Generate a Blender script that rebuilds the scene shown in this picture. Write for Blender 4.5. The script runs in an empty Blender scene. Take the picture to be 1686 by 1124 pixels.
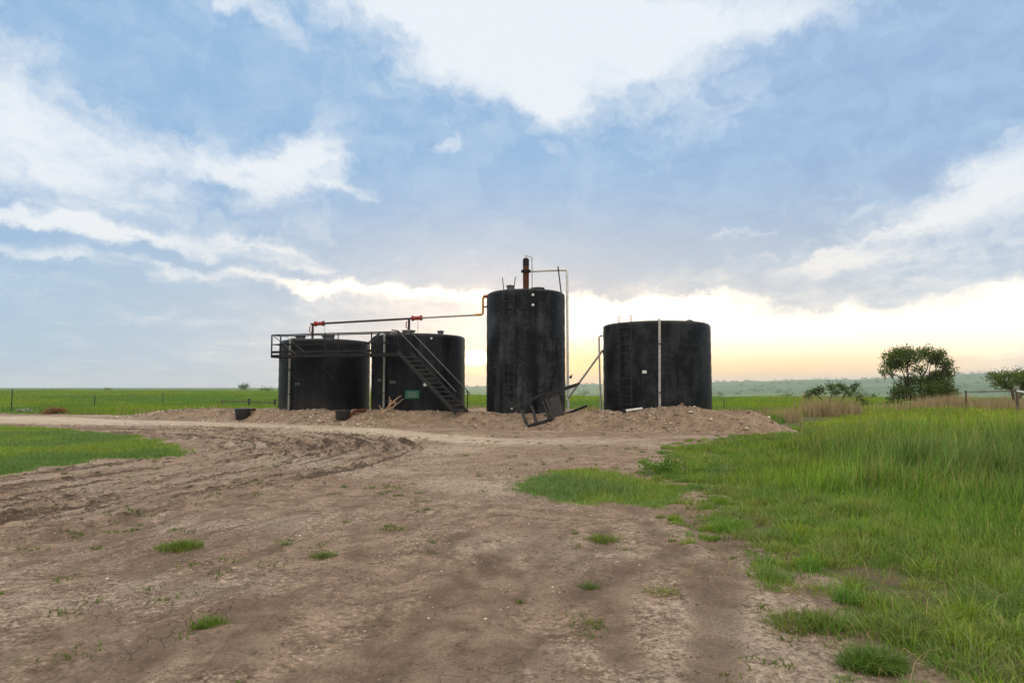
import bpy, math, random
import numpy as np
R = math.radians
scene = bpy.context.scene
COL = scene.collection
rnd = random.Random(7)
rng = np.random.default_rng(11)

# ------------------------------------------------------------------ camera
F_PX, CX, CY, HORIZON, CAM_H = 1124.0, 843.0, 562.0, 638.0, 1.7
PITCH = math.atan((HORIZON - CY) / F_PX)
cam_data = bpy.data.cameras.new("camera")
cam_data.sensor_width = 36.0
cam_data.lens = 36.0 * F_PX / 1686.0
cam_data.clip_start = 0.05
cam_data.clip_end = 30000
cam = bpy.data.objects.new("camera", cam_data)
cam.location = (0, 0, CAM_H)
cam.rotation_euler = (math.pi / 2 + PITCH, 0, 0)
COL.objects.link(cam)
scene.camera = cam

def ray(px, py):
    a = (px - CX) / F_PX
    b = (CY - py) / F_PX
    return np.array([a, math.cos(PITCH) - b * math.sin(PITCH), math.sin(PITCH) + b * math.cos(PITCH)])

def at(px, py, Y):
    """point seen at a photo pixel at the distance Y"""
    d = ray(px, py)
    return np.array([0, 0, CAM_H]) + d * (Y / d[1])

def gnd(px, py, z=0.0):
    d = ray(px, py)
    t = (z - CAM_H) / d[2]
    return np.array([d[0] * t, d[1] * t])

# ------------------------------------------------------------------ sun, sky, exposure
SUN_AZ = math.atan((782 - CX) / F_PX)          # to the right of +Y
SUN_EL = R(2.6)
sd = bpy.data.lights.new("sun", 'SUN')
sd.energy = 2.2
sd.angle = R(10)
sd.color = (1.0, 0.80, 0.55)
sun = bpy.data.objects.new("sun", sd)
sun.rotation_euler = (math.pi / 2 - SUN_EL, 0, math.pi - SUN_AZ)
sun.location = (0, 0, 60)
COL.objects.link(sun)

scene.view_settings.view_transform = 'Standard'
scene.view_settings.look = 'None'
scene.view_settings.exposure = 0.0
scene.view_settings.gamma = 1.0
scene.view_settings.use_curve_mapping = False

world = bpy.data.worlds.new("World")
scene.world = world
world.use_nodes = True
world.cycles.sampling_method = 'MANUAL'
world.cycles.sample_map_resolution = 512
NT = world.node_tree
NT.nodes.clear()

class NB:
    """small node builder"""
    def __init__(s, nt):
        s.nt = nt
    def n(s, t, **kw):
        o = s.nt.nodes.new(t)
        for k, v in kw.items():
            setattr(o, k, v)
        return o
    def put(s, sock, v):
        if v is None:
            return
        if hasattr(v, 'is_output'):
            s.nt.links.new(v, sock)
        else:
            sock.default_value = v
    def m(s, op, a, b=None, c=None, clamp=False):
        o = s.n('ShaderNodeMath', operation=op, use_clamp=clamp)
        s.put(o.inputs[0], a); s.put(o.inputs[1], b); s.put(o.inputs[2], c)
        return o.outputs[0]
    def v(s, op, a, b=None, scale=None):
        o = s.n('ShaderNodeVectorMath', operation=op)
        s.put(o.inputs[0], a); s.put(o.inputs[1], b)
        if scale is not None:
            s.put(o.inputs['Scale'], scale)
        return o.outputs['Value'] if op in ('DOT_PRODUCT', 'LENGTH') else o.outputs[0]
    def xyz(s, a, b, c):
        o = s.n('ShaderNodeCombineXYZ')
        s.put(o.inputs[0], a); s.put(o.inputs[1], b); s.put(o.inputs[2], c)
        return o.outputs[0]
    def sep(s, a):
        o = s.n('ShaderNodeSeparateXYZ'); s.put(o.inputs[0], a)
        return o.outputs
    def noise(s, vec, scale, detail=4, rough=0.55, dist=0.0, color=False):
        o = s.n('ShaderNodeTexNoise')
        s.put(o.inputs['Vector'], vec)
        o.inputs['Scale'].default_value = scale
        o.inputs['Detail'].default_value = detail
        o.inputs['Roughness'].default_value = rough
        o.inputs['Distortion'].default_value = dist
        return o.outputs['Color'] if color else o.outputs[0]
    def mix(s, f, a, b, blend='MIX'):
        o = s.n('ShaderNodeMix', data_type='RGBA', blend_type=blend)
        s.put(o.inputs[0], f)
        for sock, v in ((o.inputs[6], a), (o.inputs[7], b)):
            if isinstance(v, tuple) and len(v) == 3:
                v = (*v, 1)
            s.put(sock, v)
        return o.outputs[2]
    def smooth(s, x, lo, hi, a=0.0, b=1.0):
        o = s.n('ShaderNodeMapRange', interpolation_type='SMOOTHSTEP')
        s.put(o.inputs[0], x)
        o.inputs[1].default_value = lo; o.inputs[2].default_value = hi
        o.inputs[3].default_value = a; o.inputs[4].default_value = b
        return o.outputs[0]
    def lin(s, x, lo, hi, a=0.0, b=1.0):
        o = s.n('ShaderNodeMapRange')
        s.put(o.inputs[0], x)
        o.inputs[1].default_value = lo; o.inputs[2].default_value = hi
        o.inputs[3].default_value = a; o.inputs[4].default_value = b
        return o.outputs[0]
    def mapping(s, vec, loc=(0, 0, 0), rot=(0, 0, 0), sc=(1, 1, 1), t='POINT'):
        o = s.n('ShaderNodeMapping', vector_type=t)
        s.put(o.inputs[0], vec)
        o.inputs[1].default_value = loc; o.inputs[2].default_value = rot; o.inputs[3].default_value = sc
        return o.outputs[0]

def build_sky():
    w = NB(NT)
    tc = w.n('ShaderNodeTexCoord')
    d = tc.outputs['Generated']
    x, y, z = w.sep(d)
    DEG = 180 / math.pi
    az = w.m('MULTIPLY', w.m('ARCTAN2', x, y), DEG)
    el = w.m('MULTIPLY', w.m('ARCSINE', z), DEG)
    zc = w.m('MAXIMUM', z, 0.0)
    den = w.m('ADD', zc, 0.10)
    plane = w.xyz(w.m('DIVIDE', x, den), w.m('DIVIDE', y, den), 0.0)      # flat cloud layer
    ang = w.xyz(az, el, 0.0)
    # wind-torn edges
    n1 = w.noise(plane, 1.1, 5, 0.6, color=True)
    n2 = w.noise(ang, 0.20, 8, 0.66, color=True)
    warp = w.v('ADD', w.v('SCALE', w.v('SUBTRACT', n1, (.5, .5, .5)), scale=2.2),
               w.v('MULTIPLY', w.v('SUBTRACT', n2, (.5, .5, .5)), (9.0, 5.0, 0)))
    p = w.v('MULTIPLY', w.v('ADD', ang, warp), (1, 1, 0))

    def blob(acc, px, py, sx, sy, rot, wt, src=p):
        dd = ray(px, py)
        a0 = math.degrees(math.atan2(dd[0], dd[1]))
        e0 = math.degrees(math.atan2(dd[2], math.hypot(dd[0], dd[1])))
        k = 1 / math.radians(1) / F_PX * (1 / (1 + ((px - CX) / F_PX) ** 2))
        k2 = 1 / math.radians(1) / F_PX / math.sqrt(1 + ((px - CX) / F_PX) ** 2)
        o_ = w.n('ShaderNodeVectorMath', operation='MULTIPLY_ADD')      # keeps the nodes in one chain
        w.put(o_.inputs[0], acc); o_.inputs[1].default_value = (1e-7,) * 3; w.put(o_.inputs[2], src)
        q = w.mapping(o_.outputs[0], (a0, e0, 0), (0, 0, R(-rot)), (sx * k, sy * k2, 1), 'TEXTURE')
        g = w.m('EXPONENT', w.m('MULTIPLY', w.v('DOT_PRODUCT', q, q), -0.5))
        return w.m('MULTIPLY_ADD', g, wt, acc)

    b = w.m('ADD', 0.56, 0.0)
    for t in [  # px, py, half width, half height, tilt (down to the right), + shaded cloud / - bright opening
        (250, 130, 200, 60, 8, .40), (520, 180, 200, 62, 14, .50), (700, 290, 130, 60, 14, .34), (820, 250, 90, 50, 14, .25),
        (640, 350, 260, 36, 3, .36), (850, 400, 220, 50, 3, .34), (1010, 270, 130, 80, 5, .30), (560, 90, 110, 30, 14, .25),
        (1250, 130, 200, 80, -6, .36), (1560, 110, 190, 110, 0, .45), (1150, 380, 190, 60, -4, .22),
        (100, 40, 200, 50, 4, .30), (300, 40, 100, 40, 4, .22), (250, 430, 330, 20, 3, .22), (100, 400, 160, 8, 2, .25), (90, 460, 200, 18, 2, .2), (100, 560, 330, 50, 0, .40), (250, 490, 260, 24, 3, .20),
        (345, 296, 50, 10, 6, .55), (440, 285, 18, 8, 6, .3), (1330, 300, 260, 56, -14, .14), (1000, 140, 60, 24, 10, .1), (935, 80, 18, 8, 0, .35),
        (1450, 320, 150, 16, -14, .18), (1120, 330, 240, 60, -4, .20), (1480, 240, 200, 50, -12, .16), (60, 330, 200, 8, 3, .30), (200, 402, 220, 9, 4, .40), (110, 445, 240, 9, 3, .35), (330, 350, 120, 16, 4, .25), (640, 440, 160, 20, 3, .2), (1560, 420, 150, 14, -8, .22),
        (790, 62, 70, 9, 10, .40), (1010, 100, 60, 9, -4, .35), (640, 45, 60, 12, 12, .35), (960, 30, 90, 8, 2, .25),
        (1350, 335, 140, 6, -16, -.26), (1450, 385, 120, 5, -12, -.30), (1250, 372, 100, 5, -14, -.24), (1520, 270, 120, 7, -18, .28), (1400, 252, 120, 7, -16, -.16), (1300, 290, 90, 6, -16, .2),
        (880, 55, 170, 55, 8, -.85), (720, 20, 120, 36, 10, -.45), (1090, 60, 95, 46, -6, -.62), (905, 165, 46, 30, 22, -.75), (800, 130, 70, 20, 18, -.25),
        (520, 240, 62, 36, -20, -.85), (440, 290, 110, 26, 0, -.5), (300, 255, 110, 34, 6, -.45), (30, 200, 90, 50, 8, -.50), (60, 85, 46, 20, -14, -.35), (120, 300, 130, 26, 4, -.3),
        (735, 240, 34, 13, -8, -.75), (895, 255, 16, 9, 20, -.45), (600, 150, 34, 10, 10, -.3), (530, 147, 14, 5, 0, -.3), (660, 203, 12, 5, 0, -.3), (430, 30, 120, 11, 20, -.5), (575, 308, 50, 6, 0, -.35),
        (120, 366, 190, 16, 4, -.62), (70, 425, 100, 11, 3, -.45), (430, 403, 80, 5, 10, -.35), (330, 440, 120, 6, 4, -.35), (520, 437, 60, 4, 6, -.4),
        (600, 478, 150, 11, 6, -.55), (1650, 280, 70, 40, -12, -.55), (1580, 345, 90, 20, -12, -.40), (1640, 400, 70, 9, -10, -.35),
        (1390, 420, 56, 15, -4, -.55), (1300, 400, 80, 6, -14, -.2), (1335, 12, 70, 26, 10, -.6), (1190, 190, 60, 18, -24, -.28), (1400, 345, 40, 8, -10, -.25),
    ]:
        b = blob(b, *t)
    plw = w.v('ADD', plane, w.v('SCALE', w.v('SUBTRACT', n1, (.5, .5, .5)), scale=.5))
    fb = w.noise(plw, 1.6, 10, 0.62, 0.2)
    fb2 = w.noise(w.mapping(plw, rot=(0, 0, .35), sc=(1, .30, 1)), 7.0, 6, 0.62, 0.4)
    fb3 = w.noise(w.mapping(p, sc=(.55, 1, 1)), .42, 8, 0.66, 0.3)
    b = w.m('ADD', b, w.m('MULTIPLY', w.m('SUBTRACT', fb, .5), 0.9))
    b = w.m('ADD', b, w.m('MULTIPLY', w.m('SUBTRACT', fb2, .5), 0.55))
    b = w.m('ADD', b, w.m('MULTIPLY', w.m('SUBTRACT', fb3, .5), 1.0))
    b = w.smooth(b, 0.0, 1.02)
    # bright clear band low around the sun
    low = w.m('ADD', 0.0, 0.0)
    for t in [(600, 478, 120, 8, 5, .8), (790, 490, 60, 9, 0, .6), (1020, 515, 120, 22, 0, .95), (1140, 505, 50, 20, -6, .5), (1230, 555, 180, 30, 3, 1.0), (900, 545, 80, 34, 0, .6),
              (1400, 570, 200, 26, 0, .8), (1580, 530, 150, 42, -6, .75), (1680, 480, 70, 36, -10, .5), (1200, 600, 500, 20, 0, .3)]:
        low = blob(low, *t)
    low = w.m('MINIMUM', low, 1.1)
    lowe = w.smooth(w.m('ADD', low, w.m('MULTIPLY', w.m('SUBTRACT', fb3, .5), 1.1)), 0.18, 0.95)
    # warmth toward the sun
    sa = math.degrees(SUN_AZ)
    da = w.m('SUBTRACT', az, sa + 10)
    warm = w.m('MULTIPLY', w.m('EXPONENT', w.m('MULTIPLY', w.m('POWER', w.m('DIVIDE', da, 32), 2.0), -1.0)),
               w.smooth(el, 4.0, 19.0, 1, 0))
    white = w.mix(warm, (.90, .955, 1.02), (1.10, 1.0, .88))
    blue_hi = w.mix(w.smooth(az, 0, 28), (.300, .505, .78), (.330, .495, .755))
    blue_hi = w.mix(w.smooth(fb3, .32, .68), (.405, .595, .83), blue_hi)
    blue = w.mix(w.smooth(el, 0.0, 14.0), (.40, .625, .82), blue_hi)
    blue = w.mix(w.m('MULTIPLY', warm, .85), blue, (.74, .70, .68))
    colr = w.mix(b, white, blue)
    colr = w.mix(lowe, colr, (1.75, 1.55, 1.24))
    # yellow strip on the horizon
    strip = w.m('MULTIPLY', w.smooth(el, 1.0, 4.6, 1, 0),
                w.m('EXPONENT', w.m('MULTIPLY', w.m('POWER', w.m('DIVIDE', w.m('SUBTRACT', az, sa + 18), 24), 4.0), -1.0)))
    colr = w.mix(w.m('MULTIPLY', strip, .92), colr, (1.62, .98, .33))
    # added fill: unseen sky overhead and behind the camera, brightened to light the ground
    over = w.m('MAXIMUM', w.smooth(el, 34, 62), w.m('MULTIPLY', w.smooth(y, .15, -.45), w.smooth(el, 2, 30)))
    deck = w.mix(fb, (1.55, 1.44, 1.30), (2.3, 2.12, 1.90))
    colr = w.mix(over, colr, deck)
    sx, sy = SUN_AZ, SUN_EL
    sdir = (math.sin(sx) * math.cos(sy), math.cos(sx) * math.cos(sy), math.sin(sy))
    cosd = w.v('DOT_PRODUCT', d, sdir)
    ad = w.m('MULTIPLY', w.m('ARCCOSINE', w.m('MINIMUM', cosd, 1.0)), DEG)
    sq = w.xyz(w.m('SUBTRACT', az, sa), w.m('MULTIPLY', w.m('SUBTRACT', el, 2.45), 2.6), 0.0)
    core = w.m('EXPONENT', w.m('MULTIPLY', w.v('DOT_PRODUCT', sq, sq), -0.8))
    halo = w.m('EXPONENT', w.m('MULTIPLY', ad, -0.28))
    hq = w.xyz(w.m('DIVIDE', w.m('SUBTRACT', az, sa + 5), 11), w.m('DIVIDE', w.m('SUBTRACT', el, 1.0), 2.3), 0.0)
    colr = w.v('ADD', colr, w.v('SCALE', (.50, .22, -.10), scale=w.m('EXPONENT', w.m('MULTIPLY', w.v('DOT_PRODUCT', hq, hq), -1.0))))
    glow = w.v('ADD', w.v('SCALE', (1.0, .80, .50), scale=w.m('MULTIPLY', core, 6.0)),
               w.v('SCALE', (1.0, .72, .42), scale=w.m('MULTIPLY', halo, .80)))
    colr = w.v('ADD', colr, glow)
    sky = w.n('ShaderNodeTexSky', sky_type='NISHITA', sun_disc=False)
    sky.sun_elevation = SUN_EL
    sky.sun_rotation = SUN_AZ
    sky.air_density = 1.0; sky.dust_density = 1.0; sky.ozone_density = 1.0
    b1 = w.n('ShaderNodeBackground'); NT.links.new(sky.outputs[0], b1.inputs[0]); b1.inputs[1].default_value = 0.10
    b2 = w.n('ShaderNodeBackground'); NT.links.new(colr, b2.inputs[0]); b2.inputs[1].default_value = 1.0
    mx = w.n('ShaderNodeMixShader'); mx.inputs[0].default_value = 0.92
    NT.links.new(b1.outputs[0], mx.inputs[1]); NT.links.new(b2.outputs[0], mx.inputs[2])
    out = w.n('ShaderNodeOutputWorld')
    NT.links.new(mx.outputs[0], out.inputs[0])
build_sky()

# ------------------------------------------------------------------ helpers
def vnoise(x, y, s):
    xi = np.floor(x).astype(np.int64); yi = np.floor(y).astype(np.int64)
    xf = x - xi; yf = y - yi
    u = xf * xf * xf * (xf * (xf * 6 - 15) + 10); v = yf * yf * yf * (yf * (yf * 6 - 15) + 10)
    def h(i, j):
        k = (i * 374761393 + j * 668265263 + s * 974634541) & 0xffffffff
        k = ((k ^ (k >> 13)) * 1274126177) & 0xffffffff
        k = ((k ^ (k >> 16)) * 2246822519) & 0xffffffff
        return (k ^ (k >> 15)) / 4294967295.0
    a = h(xi, yi); b = h(xi + 1, yi); c = h(xi, yi + 1); d = h(xi + 1, yi + 1)
    return (a * (1 - u) + b * u) * (1 - v) + (c * (1 - u) + d * u) * v

def fbm(x, y, s, oct=4, gain=0.5):
    t = 0; a = 1; n = 0
    for k in range(oct):
        t = t + a * vnoise(x * 2 ** k + 17.3 * k, y * 2 ** k - 9.1 * k, s + k); n += a; a *= gain
    return t / n

def sst(lo, hi, x):
    t = np.clip((x - lo) / (hi - lo), 0, 1)
    return t * t * (3 - 2 * t)

def poly_dist(x, y, pts, chunk=200000):
    """distance to polyline, and signed side (+ left of travel)"""
    pts = np.asarray(pts, float)
    x = np.asarray(x, float); y = np.asarray(y, float)
    best = np.full(x.shape, 1e9); side = np.zeros(x.shape); along = np.zeros(x.shape); acc = 0
    for i in range(len(pts) - 1):
        a = pts[i]; b = pts[i + 1]; d = b - a; L2 = d @ d; L = math.sqrt(L2)
        t = np.clip(((x - a[0]) * d[0] + (y - a[1]) * d[1]) / L2, 0, 1)
        dx = x - a[0] - t * d[0]; dy = y - a[1] - t * d[1]
        dist = np.hypot(dx, dy); m = dist < best
        best = np.where(m, dist, best)
        side = np.where(m, np.sign(d[0] * dy - d[1] * dx), side)
        along = np.where(m, acc + t * L, along); acc += L
    return best, side, along

def in_poly(x, y, pts):
    pts = np.asarray(pts, float); ins = np.zeros(np.shape(x), bool); j = len(pts) - 1
    for i in range(len(pts)):
        xi, yi = pts[i]; xj, yj = pts[j]
        c = ((yi > y) != (yj > y)) & (x < (xj - xi) * (y - yi) / (yj - yi + 1e-12) + xi)
        ins ^= c; j = i
    return ins

def sdist(x, y, pts):
    d, _, _ = poly_dist(x, y, list(pts) + [pts[0]])
    return np.where(in_poly(x, y, pts), d, -d)

def smooth_curve(pts, n=10):
    pts = [np.asarray(p, float) for p in pts]
    P = [2 * pts[0] - pts[1]] + pts + [2 * pts[-1] - pts[-2]]
    out = []
    for i in range(1, len(P) - 2):
        p0, p1, p2, p3 = P[i - 1:i + 3]
        for k in range(n):
            t = k / n
            out.append(.5 * ((2 * p1) + (-p0 + p2) * t + (2 * p0 - 5 * p1 + 4 * p2 - p3) * t * t + (-p0 + 3 * p1 - 3 * p2 + p3) * t ** 3))
    out.append(pts[-1])
    return out

def link(name, me, mat=None, parent=None):
    o = bpy.data.objects.new(name, me)
    COL.objects.link(o)
    if mat:
        me.materials.append(mat)
    if parent:
        o.parent = parent
    return o

def tag(o, label=None, cat=None, group=None, kind=None):
    if label: o['label'] = label
    if cat: o['category'] = cat
    if group: o['group'] = group
    if kind: o['kind'] = kind
    return o

def empty(name, loc, label, cat, group=None):
    o = bpy.data.objects.new(name, None)
    o.empty_display_size = .3
    o.location = loc
    COL.objects.link(o)
    return tag(o, label, cat, group)

def root_loc(o):
    while o.parent:
        o = o.parent
    return np.array(o.location)

def np_mesh(name, V, quads, col=None, smooth=False, tris=None):
    me = bpy.data.meshes.new(name)
    V = np.asarray(V, np.float32)
    me.vertices.add(len(V)); me.vertices.foreach_set('co', V.ravel())
    parts = []; tot = []
    if quads is not None and len(quads):
        parts.append(np.asarray(quads, np.int32).ravel()); tot += [4] * len(quads)
    if tris is not None and len(tris):
        parts.append(np.asarray(tris, np.int32).ravel()); tot += [3] * len(tris)
    li = np.concatenate(parts); tot = np.array(tot, np.int32)
    me.loops.add(len(li)); me.loops.foreach_set('vertex_index', li)
    me.polygons.add(len(tot))
    st = np.concatenate([[0], np.cumsum(tot)[:-1]]).astype(np.int32)
    me.polygons.foreach_set('loop_start', st)
    me.polygons.foreach_set('loop_total', tot)
    me.polygons.foreach_set('use_smooth', np.full(len(tot), smooth))
    me.update(calc_edges=True)
    if col is not None:
        for k, c in (col.items() if isinstance(col, dict) else [('col', col)]):
            at_ = me.attributes.new(k, 'FLOAT_COLOR', 'POINT')
            c4 = np.ones((len(V), 4), np.float32); c4[:, :c.shape[1]] = c
            at_.data.foreach_set('color', c4.ravel())
    return me

class MB:
    """mesh collector in world coordinates"""
    def __init__(s):
        s.V = []; s.F = []
    def add(s, vs, fs):
        k = len(s.V)
        s.V += [tuple(map(float, v)) for v in vs]
        s.F += [tuple(i + k for i in f) for f in fs]
        return s
    def bar(s, p0, p1, w, h=None, up=(0, 0, 1)):
        p0 = np.asarray(p0, float); p1 = np.asarray(p1, float); h = h or w
        d = p1 - p0; d = d / np.linalg.norm(d); up = np.asarray(up, float)
        if abs(d @ up) > .98: up = np.array([0, 1, 0.])
        sx = np.cross(d, up); sx /= np.linalg.norm(sx); sz = np.cross(sx, d)
        vs = [p + sx * a * w / 2 + sz * b * h / 2 for p in (p0, p1) for a, b in ((-1, -1), (1, -1), (1, 1), (-1, 1))]
        return s.add(vs, [(0, 1, 2, 3), (7, 6, 5, 4), (0, 4, 5, 1), (1, 5, 6, 2), (2, 6, 7, 3), (3, 7, 4, 0)])
    def tube(s, pts, r, n=8, cap=True):
        pts = [np.asarray(p, float) for p in pts]
        rs = r if isinstance(r, (list, tuple, np.ndarray)) else [r] * len(pts)
        rings = []; prev = None
        for i, p in enumerate(pts):
            t = pts[min(i + 1, len(pts) - 1)] - pts[max(i - 1, 0)]; t = t / (np.linalg.norm(t) + 1e-9)
            if prev is None:
                a = np.array([0, 0, 1.]) if abs(t[2]) < .9 else np.array([1., 0, 0])
                u = np.cross(t, a)
            else:
                u = prev - t * (prev @ t)
            u /= np.linalg.norm(u) + 1e-9; v = np.cross(t, u); prev = u
            rings.append([p + rs[i] * (u * math.cos(2 * math.pi * k / n) + v * math.sin(2 * math.pi * k / n)) for k in range(n)])
        vs = [q for rg in rings for q in rg]; fs = []
        for i in range(len(pts) - 1):
            for k in range(n):
                a = i * n + k; b_ = i * n + (k + 1) % n
                fs.append((a, b_, b_ + n, a + n))
        if cap:
            fs.append(tuple(range(n))[::-1]); fs.append(tuple((len(pts) - 1) * n + k for k in range(n)))
        return s.add(vs, fs)
    def lathe(s, prof, c, n=48, axis='z', wob=0):
        """prof: (r, h) list"""
        c = np.asarray(c, float); vs = []; fs = []
        for (r, h) in prof:
            for k in range(n):
                a = 2 * math.pi * k / n
                p = np.array([r * math.cos(a), r * math.sin(a), h])
                if axis == 'y': p = np.array([p[0], p[2], p[1]])
                if axis == 'x': p = np.array([p[2], p[0], p[1]])
                vs.append(c + p)
        for i in range(len(prof) - 1):
            for k in range(n):
                a = i * n + k; b_ = i * n + (k + 1) % n
                fs.append((a, b_, b_ + n, a + n))
        if prof[0][0] > 1e-4: fs.append(tuple(range(n))[::-1])
        if prof[-1][0] > 1e-4: fs.append(tuple((len(prof) - 1) * n + k for k in range(n)))
        return s.add(vs, fs)
    def build(s, name, mat, parent=None, smooth=False, label=None, auto=None):
        off = root_loc(parent) if parent else np.zeros(3)
        me = bpy.data.meshes.new(name)
        me.from_pydata([tuple(np.array(v) - off) for v in s.V], [], s.F)
        import bmesh
        bm = bmesh.new(); bm.from_mesh(me); bmesh.ops.recalc_face_normals(bm, faces=bm.faces); bm.to_mesh(me); bm.free()
        if smooth:
            me.polygons.foreach_set('use_smooth', [True] * len(me.polygons))
            me.set_sharp_from_angle(angle=R(auto or 40))
        o = link(name, me, mat, parent)
        if label: o['label'] = label
        return o

# ------------------------------------------------------------------ materials
def new_mat(name):
    m = bpy.data.materials.new(name); m.use_nodes = True
    nt = m.node_tree; nt.nodes.clear()
    w = NB(nt)
    out = w.n('ShaderNodeOutputMaterial')
    return m, w, out

def principled(w, out, base, rough=.6, metal=0.0, bump=None, bump_s=.3, bump_d=.02, spec=.5):
    p = w.n('ShaderNodeBsdfPrincipled')
    if isinstance(base, tuple): base = (*base[:3], 1)
    w.put(p.inputs['Base Color'], base); w.put(p.inputs['Roughness'], rough); p.inputs['Metallic'].default_value = metal
    w.put(p.inputs['Specular IOR Level'], spec)
    if bump is not None:
        b = w.n('ShaderNodeBump'); b.inputs['Strength'].default_value = bump_s; b.inputs['Distance'].default_value = bump_d
        w.put(b.inputs['Height'], bump); w.nt.links.new(b.outputs[0], p.inputs['Normal'])
    w.nt.links.new(p.outputs[0], out.inputs[0])
    return p

def simple(name, c, c2=None, rough=.6, metal=0., scale=6, spec=.5, bump=.0):
    m, w, out = new_mat(name)
    tc = w.n('ShaderNodeTexCoord').outputs['Object']
    n = w.noise(tc, scale, 6, .65)
    base = w.mix(w.smooth(n, .38, .66), c, c2 or tuple(v * .6 for v in c))
    principled(w, out, base, w.lin(n, .3, .7, rough - .1, rough + .1), metal, n if bump else None, bump, .01, spec)
    return m

def foliage_mat(name, trans=.45):
    m, w, out = new_mat(name)
    a = w.n('ShaderNodeAttribute', attribute_name='col')
    df = w.n('ShaderNodeBsdfDiffuse'); tr = w.n('ShaderNodeBsdfTranslucent'); gl = w.n('ShaderNodeBsdfGlossy')
    w.nt.links.new(a.outputs['Color'], df.inputs[0])
    tcol = w.mix(1.0, a.outputs['Color'], (1.25, 1.15, .55), 'MULTIPLY')
    w.nt.links.new(tcol, tr.inputs[0])
    gl.inputs['Color'].default_value = (.6, .6, .6, 1); gl.inputs['Roughness'].default_value = .5
    m1 = w.n('ShaderNodeMixShader'); m1.inputs[0].default_value = trans
    w.nt.links.new(df.outputs[0], m1.inputs[1]); w.nt.links.new(tr.outputs[0], m1.inputs[2])
    m2 = w.n('ShaderNodeMixShader'); m2.inputs[0].default_value = .035
    w.nt.links.new(m1.outputs[0], m2.inputs[1]); w.nt.links.new(gl.outputs[0], m2.inputs[2])
    w.nt.links.new(m2.outputs[0], out.inputs[0])
    return m

def attr_mat(name, rough=.9, var=.3, scale=20):
    m, w, out = new_mat(name)
    a = w.n('ShaderNodeAttribute', attribute_name='col').outputs['Color']
    tc = w.n('ShaderNodeTexCoord').outputs['Object']
    n = w.noise(tc, scale, 4, .6)
    c = w.mix(1.0, a, w.mix(n, (1 - var,) * 3, (1 + var,) * 3), 'MULTIPLY')
    principled(w, out, c, rough, 0, n, .3, .02, .2)
    return m

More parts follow.
